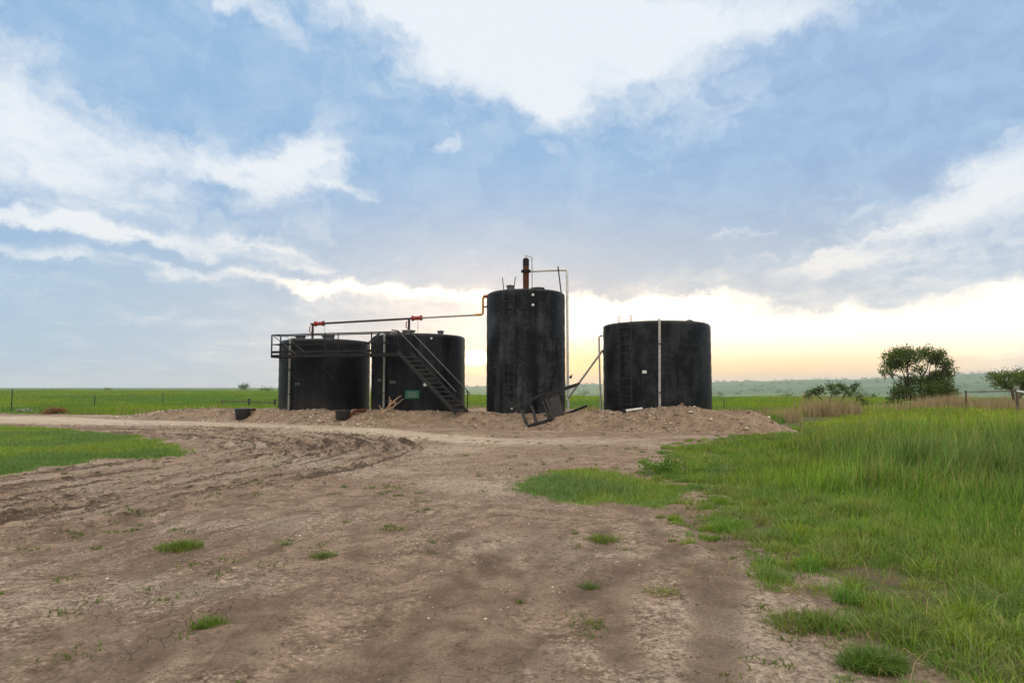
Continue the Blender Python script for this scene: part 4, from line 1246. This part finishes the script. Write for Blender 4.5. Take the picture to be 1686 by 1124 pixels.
def tuft_mesh(name, n, rad, h, cols, wts, wid=.006, lean=3.4):
    a = rng.uniform(0, 2 * math.pi, n); q = np.sqrt(rng.uniform(0, 1, n)) * rad
    x, y = q * np.cos(a), q * np.sin(a)
    ns_ = 5; sc_ = rng.uniform(-.45 * rad, .45 * rad, (ns_, 2)) * np.array([1.25, .8]); si_ = rng.choice(ns_, n, p=np.array([.34, .26, .2, .12, .08]))
    x = sc_[si_, 0] + x * np.array([.8, .65, .6, .5, .45])[si_]; y = sc_[si_, 1] + y * np.array([.8, .65, .6, .5, .45])[si_]
    th = rng.uniform(0, 2 * math.pi, n)
    hh = h * rng.uniform(.5, 1.1, n) * (1 - .4 * q / rad)
    ln = np.clip(rng.gamma(lean, .18, n) + .35 * q / rad, .05, 1.3)
    P = np.stack([x, y, np.full(n, -.01)], -1)
    side = np.stack([np.cos(th), np.sin(th), 0 * th], -1) * wid / 2
    ld = np.stack([np.cos(a), np.sin(a), 0 * a], -1) * .8 + rng.normal(0, .4, (n, 3)) * np.array([1, 1, 0])
    up = np.array([0, 0, 1.])
    p1 = P + up * hh[:, None] * .55 + ld * (ln * hh * .3)[:, None]
    p2 = P + up * (hh * (1 - .4 * np.minimum(1, ln ** 2)))[:, None] + ld * (ln * hh)[:, None]
    V = np.stack([P - side, P + side, p1 + side * .8, p1 - side * .8, p2 + side * .1, p2 - side * .1], 1).reshape(-1, 3)
    k = np.arange(n)[:, None] * 6
    Q = np.concatenate([k + np.array([[0, 1, 2, 3]]), k + np.array([[3, 2, 4, 5]])], 0)
    C = np.repeat(pick(cols, [np.full(n, w_) * rng.uniform(.3, 1, n) for w_ in wts]) * rng.uniform(.40, 1.05, (n, 1)), 6, 0)
    return np_mesh(name, V, Q, C.astype(np.float32))

TUFTS = [  # px, py of the foot, radius m, height m, blades, label, colour weights
    (300, 903, .26, .13, 840, 'low green tuft on the dirt beside the churned wheel tracks', (1, .6, .3, .15)),
    (345, 1033, .11, .12, 340, 'small bright green tuft alone on bare soil at lower left', (1, .3, .2, 0)),
    (530, 922, .12, .11, 300, 'small dull green weed tuft left of the middle of the yard', (.6, .3, .8, .2)),
    (972, 970, .08, .10, 130, 'tiny deep green weed between the faint wheel marks in the foreground', (.8, 0, 1, 0)),
    (1000, 888, .22, .14, 400, 'loose ragged green weed just below the grass island', (.8, .6, .3, .3)),
    (1095, 985, .16, .10, 130, 'thin sparse yellowish weed right of the tiny deep green one', (.4, .8, .3, .6)),
    (1325, 1036, .21, .17, 840, 'green tuft with straw at its foot beside the right wheel mark', (1, .5, .3, .35)),
    (1432, 1108, .18, .19, 1120, 'rich dark green tuft nearest the bottom edge at right', (1.2, .1, .5, .05)),
    (1478, 1058, .27, .17, 960, 'wide green tuft with dry straw skirts in front of the tall meadow', (1, .5, .3, .4)),
    (660, 872, .14, .08, 110, 'faint pale green weed on bare soil in the middle of the yard', (.5, .7, .3, .3)),
    (1160, 882, .14, .08, 130, 'small flat weed right of the island near the meadow edge', (.6, .6, .3, .5)),
]
for (px, py, rad, h, n, lab, wts) in TUFTS:
    g = gnd(px, py)
    o = link('grass_tuft', tuft_mesh('grass_tuft', n, rad, h, [LUSH, YEL, BLUE, DRY], (wts[0], wts[1], wts[2], wts[3] + .2)), M['grass'])
    o.location = (g[0], g[1], gz(g[0], g[1]))
    tag(o, lab, 'grass tuft', 'tufts on the bare yard')

def weeds():
    """thin sprigs sprinkled over the bare soil"""
    x, y, r = polar(5200, 3.2, 26, -38, 24, 12)
    g = grass_mask(x, y); s, hr, depth, ends = berm_parts(x, y)
    dens = sst(.50, .74, fbm(x * .8, y * .8, 141, 3)) + .05
    d, _, _ = poly_dist(x, y, MEADOW[:13])
    dens = np.maximum(dens, .7 * sst(1.6, .2, d))
    k = (g < .3) & (s < 0) & (rng.uniform(0, 1, len(x)) < dens * .30)
    x, y = x[k], y[k]
    m = rng.integers(8, 34, len(x)); i = np.repeat(np.arange(len(x)), m); n = len(i)
    sp_ = rng.uniform(.02, .085, len(x))[i]; X = x[i] + rng.normal(0, 1, n) * sp_; Y = y[i] + rng.normal(0, 1, n) * sp_
    h = rng.uniform(.015, .055, n)
    c = pick([LUSH, YEL, BLUE, DRY], [rng.uniform(.3, 1, n), rng.uniform(0, .7, n), rng.uniform(0, .8, n), rng.uniform(0, .7, n)])
    o = blades('weed_sprigs', np.stack([X, Y, terrain(X, Y) - .004], -1), h, np.full(n, .010) + .0006 * Y, np.clip(rng.gamma(4, .25, n), .3, 1.6), c * .6, 'grass')
    tag(o, 'thin green weed sprigs sprinkled over the bare brown soil', 'weeds', kind='stuff')
weeds()

def straw():
    x, y, r = polar(9000, 3.0, 12, 14, 40, 90)
    sd = sdist(x, y, MEADOW)
    k = (rng.uniform(0, 1, len(x)) < sst(-1.4, -.1, sd) * sst(3.5, .8, sd) * sst(.42, .6, fbm(x * 1.2, y * 1.2, 151, 3)))
    x, y = x[k], y[k]; n = len(x)
    c = np.array(DRY)[None] * rng.uniform(.6, 1.3, (n, 1))
    o = blades('dry_straw', np.stack([x, y, terrain(x, y) + .01], -1), rng.uniform(.06, .22, n), np.full(n, .005), rng.uniform(.9, 1.8, n), c, 'dry')
    tag(o, 'bent dry straw lying between the soil and the tall meadow', 'straw', kind='stuff')
straw()

# ------------------------------------------------------------------ stones and clods
ICO_V = None
def lumps(name, P, size, col, flat=.7, label='', cat='', mat='stone'):
    """many small irregular stones as one mesh (a squashed, jittered octahedron-based lump each)"""
    t = (1 + 5 ** .5) / 2
    iv = np.array([(-1, t, 0), (1, t, 0), (-1, -t, 0), (1, -t, 0), (0, -1, t), (0, 1, t), (0, -1, -t), (0, 1, -t), (t, 0, -1), (t, 0, 1), (-t, 0, -1), (-t, 0, 1)], float)
    iv /= np.linalg.norm(iv[0])
    fi = np.array([(0, 11, 5), (0, 5, 1), (0, 1, 7), (0, 7, 10), (0, 10, 11), (1, 5, 9), (5, 11, 4), (11, 10, 2), (10, 7, 6), (7, 1, 8),
                   (3, 9, 4), (3, 4, 2), (3, 2, 6), (3, 6, 8), (3, 8, 9), (4, 9, 5), (2, 4, 11), (6, 2, 10), (8, 6, 7), (9, 8, 1)])
    n = len(P)
    V = iv[None] * rng.uniform(.65, 1.25, (n, 12, 1))
    V = V * np.stack([rng.uniform(.7, 1.3, n), rng.uniform(.7, 1.3, n), flat * rng.uniform(.7, 1.2, n)], -1)[:, None]
    th = rng.uniform(0, 2 * math.pi, n); c, s = np.cos(th), np.sin(th)
    X = V[..., 0] * c[:, None] - V[..., 1] * s[:, None]; Y = V[..., 0] * s[:, None] + V[..., 1] * c[:, None]
    V = np.stack([X, Y, V[..., 2]], -1) * (size / 2)[:, None, None] + P[:, None]
    T = (fi[None] + (np.arange(n) * 12)[:, None, None]).reshape(-1, 3)
    o = link(name, np_mesh(name, V.reshape(-1, 3), None, np.repeat(col, 12, 0).astype(np.float32), False, T), M[mat])
    return tag(o, label, cat, kind='stuff')

def scatter_stones():
    # gravel of the berm
    n = 60000
    x = rng.uniform(-24, 12.5, n); s0 = rng.uniform(-.5, 3.4, n)
    y = np.interp(x, FOOT_X, FOOT_D) + s0
    s, hr, depth, ends = berm_parts(x, y)
    k = (s > -.45) & (ends > .05) & (rng.uniform(0, 1, n) < .25 + .75 * sst(.42, .60, fbm(x * .6, y * .6, 161, 3)))
    x, y = x[k], y[k]; n = len(x)
    sz = .022 + .075 * rng.beta(1.2, 5, n)
    big = rng.uniform(0, 1, n) < .012; sz = np.where(big, rng.uniform(.10, .20, n), sz)
    pale = rng.uniform(0, 1, n) ** (2.6 - 1.0 * sst(-8, -13, x))
    pale *= .55 + .7 * sst(.40, .62, fbm(x * .35, y * .35, 163, 3))
    c = np.array((.20, .138, .098))[None] * (1 - pale[:, None]) + np.array((.66, .56, .44))[None] * pale[:, None]
    lumps('berm_gravel', np.stack([x, y, terrain(x, y) + sz * .12], -1), sz, c, .7, 'pale and brown gravel covering the berm in front of the tanks', 'gravel')
    # pale pebbles on the yard
    x, y, r = polar(11000, 3.0, 24, -40, 30, 24)
    g = grass_mask(x, y); s, hr, depth, ends = berm_parts(x, y)
    k = (g < .4) & (s < -.2) & (rng.uniform(0, 1, len(x)) < .08 + .9 * sst(.46, .68, fbm(x * .9, y * .9, 171, 3)))
    x, y = x[k], y[k]; n = len(x)
    sz = .010 + .028 * rng.beta(1.2, 4.5, n)
    c = np.array((.56, .48, .40))[None] * (.45 + .85 * rng.uniform(0, 1, (n, 1)) ** 1.5)
    lumps('pebbles', np.stack([x, y, terrain(x, y) + sz * .15], -1), sz, np.minimum(c, .8), .7, 'small pale pebbles scattered over the brown dirt yard', 'pebbles')
    # soil clods thrown up along the wheel tracks
    n = 60000
    x = rng.uniform(-20, 0, n); y = rng.uniform(4.5, 33, n)
    d, sd_, al = poly_dist(x, y, TRACK); d = d * sd_
    _, wet = ruts(x, y)
    turn = np.interp(al, [0, 10, 16, 24, 36, 60], [.25, .45, 1.0, 1.2, .7, .1])
    k = (d > -.8) & (d < 6.2) & (rng.uniform(0, 1, n) < turn * (.04 + .9 * sst(.42, .9, wet))) & (grass_mask(x, y) < .5)
    x, y = x[k], y[k]; n = len(x)
    sz = .022 + .10 * rng.beta(1.2, 7, n)
    c = np.array((.145, .098, .073))[None] * rng.uniform(.6, 1.5, (n, 1))
    lumps('soil_clods', np.stack([x, y, terrain(x, y) + sz * .15], -1), sz, c, .75, 'dark soil clods thrown up along the curved wheel tracks', 'soil clods')
    x, y, r = polar(70000, 3.0, 17, -40, 26, 190)
    k = (grass_mask(x, y) < .5) & (rng.uniform(0, 1, len(x)) < .10 + .8 * sst(.46, .66, fbm(x * 1.3, y * 1.3, 175, 3)))
    x, y = x[k], y[k]; n = len(x)
    sz = .007 + .026 * rng.beta(1.1, 6, n)
    c = np.array((.20, .145, .11))[None] * rng.uniform(.5, 1.35, (n, 1))
    lumps('soil_crumbs', np.stack([x, y, terrain(x, y) + sz * .1], -1), sz, c, .7, 'small brown soil crumbs over the foreground of the yard', 'soil crumbs')
scatter_stones()

# ------------------------------------------------------------------ trees and shrubs
def leaf_cloud(cl, n, size, cols, up_bias=.3, fill=.9):
    """cl: (centre, radius xyz) clumps; many small leaf faces through their volume"""
    C = np.array([c for c, _ in cl]); Rr = np.array([np.broadcast_to(r, 3) for _, r in cl], float)
    wt = Rr.prod(1) ** .75; wt /= wt.sum()
    i = rng.choice(len(cl), n, p=wt)
    d = rng.normal(0, 1, (n, 3)); d /= np.linalg.norm(d, axis=1, keepdims=True)
    q = rng.uniform(0, 1, (n, 1)) ** (1 / 2.2) * fill
    # twig-sized sub-clusters give gaps and an uneven outline
    P = C[i] + d * q * Rr[i]
    sub = 9
    m = max(1, n // sub)
    heads = rng.choice(n, m); hi = rng.integers(0, m, n)
    P2 = P[heads][hi] + np.clip(rng.normal(0, 1, (n, 3)), -1.6, 1.6) * size * 1.35
    keep = rng.uniform(0, 1, n) < .22
    P = np.where(keep[:, None], P, P2)
    a = rng.normal(0, 1, (n, 3)); a /= np.linalg.norm(a, axis=1, keepdims=True)
    b = np.cross(a, rng.normal(0, 1, (n, 3))); b /= np.linalg.norm(b, axis=1, keepdims=True)
    s = (size * rng.uniform(.55, 1.35, n))[:, None]
    V = np.stack([P - a * s * .55, P + b * s * .30, P + a * s * .55, P - b * s * .30], 1).reshape(-1, 3)
    Q = np.arange(n * 4).reshape(-1, 4)
    col = pick(cols, [rng.uniform(.1, 1, n) for _ in cols]) * rng.uniform(.65, 1.35, (n, 1))
    return V, Q, np.repeat(col, 4, 0).astype(np.float32)

def limb(b, p, q, r0, r1, wob=.08, n=5):
    pts = []; L = np.linalg.norm(q - p)
    off = rng.normal(0, wob * L, 3)
    for k in range(n + 1):
        t = k / n
        pts.append(p + (q - p) * t + off * math.sin(math.pi * t) + (rng.normal(0, wob * L * .15, 3) if 0 < k < n else 0))
    b.tube(pts, [r0 + (r1 - r0) * k / n for k in range(n + 1)], 7)
    return pts

def tree(name, label, cat, base, stems, clumps_px, D, nleaf, size, cols, group=None, r_tr=.16, depth=1.0, trunkname='trunk'):
    bz = gz(base[0], base[1])
    t = empty(name, (base[0], base[1], bz), label, cat, group)
    cl = []
    for (px, py, rx, ry) in clumps_px:
        k = D / F_PX
        c = at(px, py, D + rng.uniform(-1, 1) * depth); rx, ry = rx * 1.12, ry * 1.15
        cl.append((c, np.array([rx * k, max(rx * k, .3) * .9, ry * k])))
    b = MB()
    B = np.array([base[0], base[1], bz - .1])
    forks = []
    for (px, py, r) in stems:
        f = at(px, py, D + rng.uniform(-.4, .4) * depth)
        limb(b, B + rng.normal(0, .12, 3) * np.array([1, 1, 0]), f, r_tr * r, r_tr * r * .55)
        forks.append((f, r_tr * r * .55))
    for c, r in cl:
        k = min(forks, key=lambda fr: np.linalg.norm(fr[0] - c) + (2 if fr[0][2] > c[2] + .3 else 0))
        pts = limb(b, k[0], c, k[1] * .75, .02, .10)
        for _ in range(4):
            d = rng.normal(0, 1, 3); d[2] = abs(d[2]) * .7; d /= np.linalg.norm(d)
            limb(b, pts[3], c + d * r * .85, .025, .008, .08, 3)
    b.build(trunkname, M['bark'], t, True)
    V, Q, C = leaf_cloud(cl, nleaf, size, cols)
    V = V - np.array(t.location)[None]
    link('crown', np_mesh('crown', V, Q, C), M['leaf'], t)
    return t

TREE_C = [(.085, .145, .018), (.130, .180, .022), (.040, .080, .014)]
D = 58.0
bx = at(1518, 668, D)
tree('mesquite_tree', 'wide airy tree rising above the dry reeds on the right horizon', 'tree', (bx[0], D),
     [(1516, 628, 1.0), (1532, 632, .8), (1495, 640, .7)],
     [(1472, 587, 22, 10), (1466, 601, 16, 8), (1488, 578, 16, 7), (1500, 588, 20, 11), (1522, 580, 18, 8), (1538, 590, 20, 10), (1548, 583, 12, 7), (1556, 599, 13, 9), (1480, 600, 18, 9),
      (1458, 613, 11, 6), (1561, 612, 13, 9), (1548, 620, 18, 12), (1534, 628, 18, 12), (1556, 634, 16, 13), (1512, 607, 12, 7), (1500, 626, 18, 9), (1490, 640, 18, 10), (1530, 642, 22, 12), (1552, 648, 24, 10), (1566, 645, 12, 8)],
     D, 17000, .15, TREE_C, depth=1.6)
bx = at(1478, 665, 56)
tree('shrub', 'dense dark shrub at the left foot of the airy tree', 'shrub', (bx[0], 56.0), [(1478, 655, .5), (1486, 655, .5)],
     [(1474, 647, 10, 9), (1482, 650, 12, 9), (1492, 645, 12, 7), (1470, 656, 9, 7), (1500, 652, 12, 7), (1515, 655, 12, 6)], 56.0, 2200, .14, [(.04, .08, .014), (.07, .11, .02)], depth=.6, trunkname='stem')
bx = at(1668, 668, 60)
tree('mesquite_tree', 'low bushy tree cut off by the right edge behind the white rail', 'tree', (bx[0], 60.0),
     [(1665, 640, 1.0), (1690, 638, .9)],
     [(1634, 619, 11, 7), (1645, 622, 16, 9), (1660, 617, 16, 9), (1676, 622, 18, 10), (1690, 614, 18, 11), (1706, 622, 22, 14), (1650, 634, 16, 8), (1672, 636, 20, 10), (1695, 636, 22, 10), (1722, 630, 20, 14)],
     60.0, 6500, .15, TREE_C, depth=1.6)
bx = at(1375, 672, 44)
tree('shrub', 'open leafy shrub poking through the pale dry reeds right of the wide tank', 'shrub', (bx[0], 44.0),
     [(1345, 650, .35), (1372, 645, .4), (1395, 645, .4), (1412, 655, .3)],
     [(1338, 645, 10, 5), (1350, 642, 9, 5), (1368, 637, 9, 5), (1376, 645, 9, 7), (1390, 640, 8, 5), (1398, 650, 8, 6), (1406, 638, 5, 5), (1412, 633, 4, 4), (1416, 652, 7, 7), (1422, 662, 7, 6), (1330, 652, 8, 5), (1382, 634, 5, 3)],
     44.0, 2600, .10, [(.06, .11, .02), (.09, .14, .03)], depth=.5, trunkname='stem')

def far_tree(name, label, cat, px, py, wpx, hpx, D, n=260, group=None):
    p = at(px, py, D)
    z = gz(p[0], p[1]) if D < 600 else float(terrain(np.array([p[0]]), np.array([p[1]]), False)[0])
    t = empty(name, (p[0], D, z), label, cat, group)
    k = D / F_PX; w, h = wpx * k, hpx * k
    cl = [(np.array([p[0] + rng.uniform(-.32, .32) * w, D + rng.uniform(-.2, .2) * w, z + h * rng.uniform(.45, .75)]), np.array([w * .28, w * .28, h * .26])) for _ in range(6)]
    V, Q, C = leaf_cloud(cl, n, w * .10, TREE_C)
    link('crown', np_mesh('crown', V - np.array(t.location)[None], Q, C), M['leaf'], t)
    b = MB(); b.tube([(p[0], D, z - .2), (p[0] + .05 * w, D, z + h * .35), (p[0] - .05 * w, D, z + h * .65)], [w * .05, w * .035, w * .015], 6)
    b.build('trunk', M['bark'], t, True)
far_tree('distant_tree', 'tiny lone tree on the flat horizon left of the tanks', 'tree', 402, 636, 18, 11, 330, 420)
for (px, w, h, D, lab) in ((1296, 30, 8, 190, 'low distant shrub left of the pale dry reeds, out on the plain'), (1225, 22, 5, 260, 'small distant shrub on the plain just right of the wide tank'),
                           (1440, 36, 9, 170, 'low brownish shrub between the leafy shrub and the airy tree'), (1598, 22, 6, 175, 'small distant shrub just right of the airy tree'),
                           (1628, 16, 5, 185, 'smallest distant shrub left of the low bushy tree'), (178, 12, 4, 300, 'tiny dark bush on the far left horizon'), (440, 22, 4, 330, 'flat bush on the horizon close to the left short tank')):
    far_tree('distant_shrub', lab, 'shrub', px, 640, w, h, D, 200)

def ridge_trees():
    Vs, Qs, Cs = [], [], []; k0 = 0
    for i in range(260):
        px = rng.uniform(690, 1800); r = rng.uniform(3300, 3520) if i % 2 else rng.uniform(900, 3100)
        a = math.atan((px - CX) / F_PX); x, y = r * math.sin(a), r * math.cos(a)
        z = float(terrain(np.array([x]), np.array([y]), False)[0])
        w = rng.uniform(5, 16); h = rng.uniform(3, 7)
        cl = [(np.array([x + rng.uniform(-.5, .5) * w * 1.5, y, z + h * .5]), np.array([w * .5, w * .4, h * .5])) for _ in range(3)]
        V, Q, C = leaf_cloud(cl, 70, 2.6, TREE_C)
        Vs.append(V); Qs.append(Q + k0); Cs.append(C); k0 += len(V)
    o = link('distant_wood', np_mesh('distant_wood', np.concatenate(Vs), np.concatenate(Qs), np.concatenate(Cs)), M['leaf'])
    tag(o, 'hazy line of far trees along the hill crest on the right', 'woods', kind='stuff')
ridge_trees()

g_ = gnd(1108, 779)
bw = empty('broadleaf_weed', (g_[0], g_[1], gz(*g_)), 'bright broad leaved weed clump between the grass island and the meadow', 'weed')
cl = [(np.array([g_[0] + rng.normal(0, .30), g_[1] + rng.normal(0, .25), gz(*g_) + rng.uniform(.06, .20)]), np.array([.17, .15, .10])) for _ in range(9)]
V, Q, C = leaf_cloud(cl, 800, .055, [(.11, .24, .03), (.17, .29, .03), (.06, .14, .03)])
link('leaves', np_mesh('leaves', V - np.array(bw.location)[None], Q, C), M['leaf'], bw)
b = MB()
for c, r in cl:
    b.tube([np.array(bw.location) + np.array([0, 0, -.03]), (np.array(bw.location) + c) / 2 + np.array([0, 0, .03]), c], [.008, .006, .003], 5)
b.build('stems', M['bark'], bw)

# ------------------------------------------------------------------ dry reeds, brush and debris
def reeds(name, label, boxes, mat='dry', tops=(.36, .25, .16)):
    Ps, hs, ws, cs = [], [], [], []
    for (px0, px1, D0, D1, n, h) in boxes:
        d = rng.uniform(D0, D1, n); px = (px0 + px1) / 2 + np.clip(rng.normal(0, .5, n), -1.25, 1.25) * (px1 - px0) * .62
        x = (px - CX) / F_PX * d; y = d
        k = rng.uniform(0, 1, n) < .25 + .75 * sst(.36, .58, fbm(x * .9, y * .5, 181, 3))
        x, y, d = x[k], y[k], d[k]; n = len(x)
        Ps.append(np.stack([x, y, terrain(x, y) - .02], -1)); hs.append(h * rng.uniform(.35, 1.15, n) * (.55 + .8 * fbm(x * .8, y * .4, 183, 3))); ws.append(.010 + .0006 * d)
        cs.append(pick([tops, (.55, .45, .29), (.15, .10, .065), (.15, .17, .04)], [rng.uniform(.2, 1, n), rng.uniform(0, .8, n), rng.uniform(0, .6, n), rng.uniform(0, .35, n)]))
    P = np.concatenate(Ps); n = len(P)
    o = blades(name, P, np.concatenate(hs), np.concatenate(ws), np.clip(rng.gamma(1.6, .10, n), .02, .5), np.concatenate(cs), mat)
    return tag(o, label, 'reeds', kind='stuff')
reeds('dry_reeds', 'pale dry reeds and brown stalks standing at the far edge of the meadow',
      [(1325, 1395, 39, 43, 1500, 1.25), (1395, 1420, 40, 44, 350, 1.0), (1500, 1600, 46, 52, 2200, 1.15), (1590, 1700, 45, 52, 2600, 1.2), (1430, 1510, 48, 54, 800, .7), (1285, 1312, 33, 37, 500, .75), (1180, 1290, 38.5, 41, 500, .55)])
reeds('dry_brush', 'short dry brown grass fringing the back of the berm', [(612, 650, 31.2, 31.8, 90, .28), (935, 990, 31, 40, 260, .45), (205, 440, 41, 46, 700, .35), (768, 800, 40, 46, 160, .4)])

def tumbleweed(px, py, w, h, label):
    p = on_ground(px, py, 0); k = p[1] / F_PX
    t = empty('tumbleweed', tuple(p), label, 'tumbleweed')
    n = 900
    d = rng.normal(0, 1, (n, 3)); d[:, 2] = np.abs(d[:, 2]); d /= np.linalg.norm(d, axis=1, keepdims=True)
    P0 = rng.normal(0, .12, (n, 3)) * np.array([w * k, w * k * .6, 0.02])
    P1 = d * np.array([w * k * .5, w * k * .35, h * k]) * rng.uniform(.5, 1, (n, 1))
    s = np.cross(d, rng.normal(0, 1, (n, 3))); s /= np.linalg.norm(s, axis=1, keepdims=True); s *= .014
    V = np.stack([P0 - s, P0 + s, P1 + s * .4, P1 - s * .4], 1).reshape(-1, 3)
    C = np.repeat(np.array((.24, .115, .06))[None] * rng.uniform(.5, 1.5, (n, 1)), 4, 0).astype(np.float32)
    link('twigs', np_mesh('twigs', V, np.arange(n * 4).reshape(-1, 4), C), M['dry'], t)
tumbleweed(92, 681, 50, 14, 'red brown heap of dry brush at the far side of the pale road')

def rubble(px, py, w, h, label):
    p = on_ground(px, py, 0); k = p[1] / F_PX; n = 120
    P = rng.normal(0, 1, (n, 3)) * np.array([w * k * .25, .25, 0]); P[:, 2] = h * k * .8 * np.exp(-(P[:, 0] / (w * k * .3)) ** 2) * rng.uniform(0, 1, n)
    sz = rng.uniform(.08, .22, n)
    c = np.array((.24, .22, .20))[None] * rng.uniform(.6, 1.4, (n, 1))
    o = lumps('rubble_pile', P + p, sz, c, .7, label, 'rubble', 'stone')
    o['category'] = 'rubble'
rubble(44, 679, 30, 9, 'small grey rubble heap left of the brown brush heap')

p = on_ground(632, 672, 0, 32.0)
br = empty('dead_branches', tuple(p), 'pale dead sticks jutting from the berm before the green sign', 'branches')
for (e, dd) in (((661, 651), .1), ((655, 655), .3), ((664, 656), -.1), ((641, 653), .2), ((652, 662), 0), ((624, 667), .2), ((645, 658), -.2)):
    q = at(e[0], e[1], p[1] + dd)
    b = MB(); s_ = p + np.array([rng.uniform(-.25, .25), rng.uniform(-.2, .2), -.03])
    limb(b, s_, q, .032, .014, .04, 4)
    m = s_ + (q - s_) * .6
    limb(b, m, m + np.array([rng.uniform(-.1, .3), 0, rng.uniform(.05, .2)]), .010, .005, .04, 3)
    b.build('stick', M['stick'], br, True)

# ------------------------------------------------------------------ fences
def t_post(px, D, h, label):
    p = at(px, 660, D); z = gz(p[0], D)
    t = empty('fence_post', (p[0], D, z), label, 'fence post', 'fence posts on the plain')
    b = MB().bar((p[0], D, z - .2), (p[0], D, z + h), .05, .05).bar((p[0], D + .03, z - .2), (p[0], D + .03, z + h), .012, .05)
    b.build('post', M['post_dark'], t)
    MB().bar((p[0], D, z + h - .10), (p[0], D, z + h + .01), .056, .056).build('post_tip', M['wire'], t)
    return np.array([p[0], D, z]), h
ps = [t_post(-40, 42, 1.55, 'dark steel fence post out of the picture beyond the left edge') if False else None]
A1 = t_post(19.5, 48, 1.60, 'tallest dark fence post at the far left edge of the field')
A2 = t_post(156, 58, 1.15, 'dark fence post in the field behind the brown brush heap')
A3 = t_post(268, 68, 1.20, 'dark fence post in the field behind the left end of the berm')
A4 = t_post(1192, 46, .95, 'short dark post in the grass just right of the wide tank')
wf = empty('wire_fence', tuple(A1[0]), 'thin wires strung between the dark posts across the left field', 'fence')
for hh in (.35, .6, .85, 1.05):
    b = MB()
    b.tube([A1[0] + np.array([-6.5, -6, hh]), A1[0] + up * (hh + .2), A2[0] + up * hh, A3[0] + up * hh], .006, 5)
    b.build('wire', M['wire'], wf)

wd = None
pts = [at(366, 668, 60), at(410, 667, 58), at(452.5, 668, 56)]
for q in pts: q[2] = gz(q[0], q[1])
wd = empty('wooden_fence', tuple(pts[1]), 'low weathered wooden rail fence just left of the tanks', 'fence')
for i, q in enumerate(pts):
    MB().bar(q - up * .2, q + up * (.78 if i else .62), .16 if i else .12, .16).build('post', M['wood'] if i == 0 else M['post_dark'], wd)
MB().bar(pts[0] + up * .50, pts[1] + up * .50, .05, .09).bar(pts[1] + up * .5, pts[2] + up * .46, .05, .09).build('rail', M['wood'], wd)

q = at(1674, 640, 44); zq_ = gz(q[0], 44)
pf = empty('pipe_fence', (q[0], 44, zq_), 'grey post with a white pipe rail at the right edge above the reeds', 'fence')
ztop = at(1674, 635, 44)[2]
MB().bar((q[0], 44, zq_ - .2), (q[0], 44, ztop - .22), .12, .12).build('post', M['wood'], pf)
MB().bar((q[0], 44, ztop - .24), (q[0], 44, ztop), .24, .2).build('post_cap', M['grey_pipe'], pf)
r0_ = at(1675, 643.5, 43.9); r1_ = at(1730, 654, 41)
MB().tube([r0_, r1_], .065, 10).build('rail', M['white_pipe'], pf, True)
r2_ = at(1590, 645, 46)
MB().tube([(q[0], 44, r0_[2]), r2_], .03, 8).build('rail', M['wood'], pf, True)
MB().bar((r2_[0], r2_[1], gz(r2_[0], r2_[1]) - .1), r2_ + up * .1, .09).build('post', M['wood'], pf)

# ------------------------------------------------------------------ air
hm, w_, out_ = new_mat("haze_air")
vol = w_.n('ShaderNodeVolumePrincipled')
vol.inputs['Color'].default_value = (.80, .90, .98, 1)
vol.inputs['Density'].default_value = .00018
vol.inputs['Anisotropy'].default_value = .2
hm.node_tree.links.new(vol.outputs[0], out_.inputs['Volume'])
HB = MB().add([(x, y, z) for z in (-26, 115) for x, y in ((-7400, -7400), (7400, -7400), (7400, 7400), (-7400, 7400))],
              [(0, 3, 2, 1), (4, 5, 6, 7), (0, 1, 5, 4), (1, 2, 6, 5), (2, 3, 7, 6), (3, 0, 4, 7)])
ho = HB.build('haze', hm)
ho['kind'] = 'stuff'
ho['label'] = 'thin evening haze over the plain and far hills'
ho['category'] = 'haze'
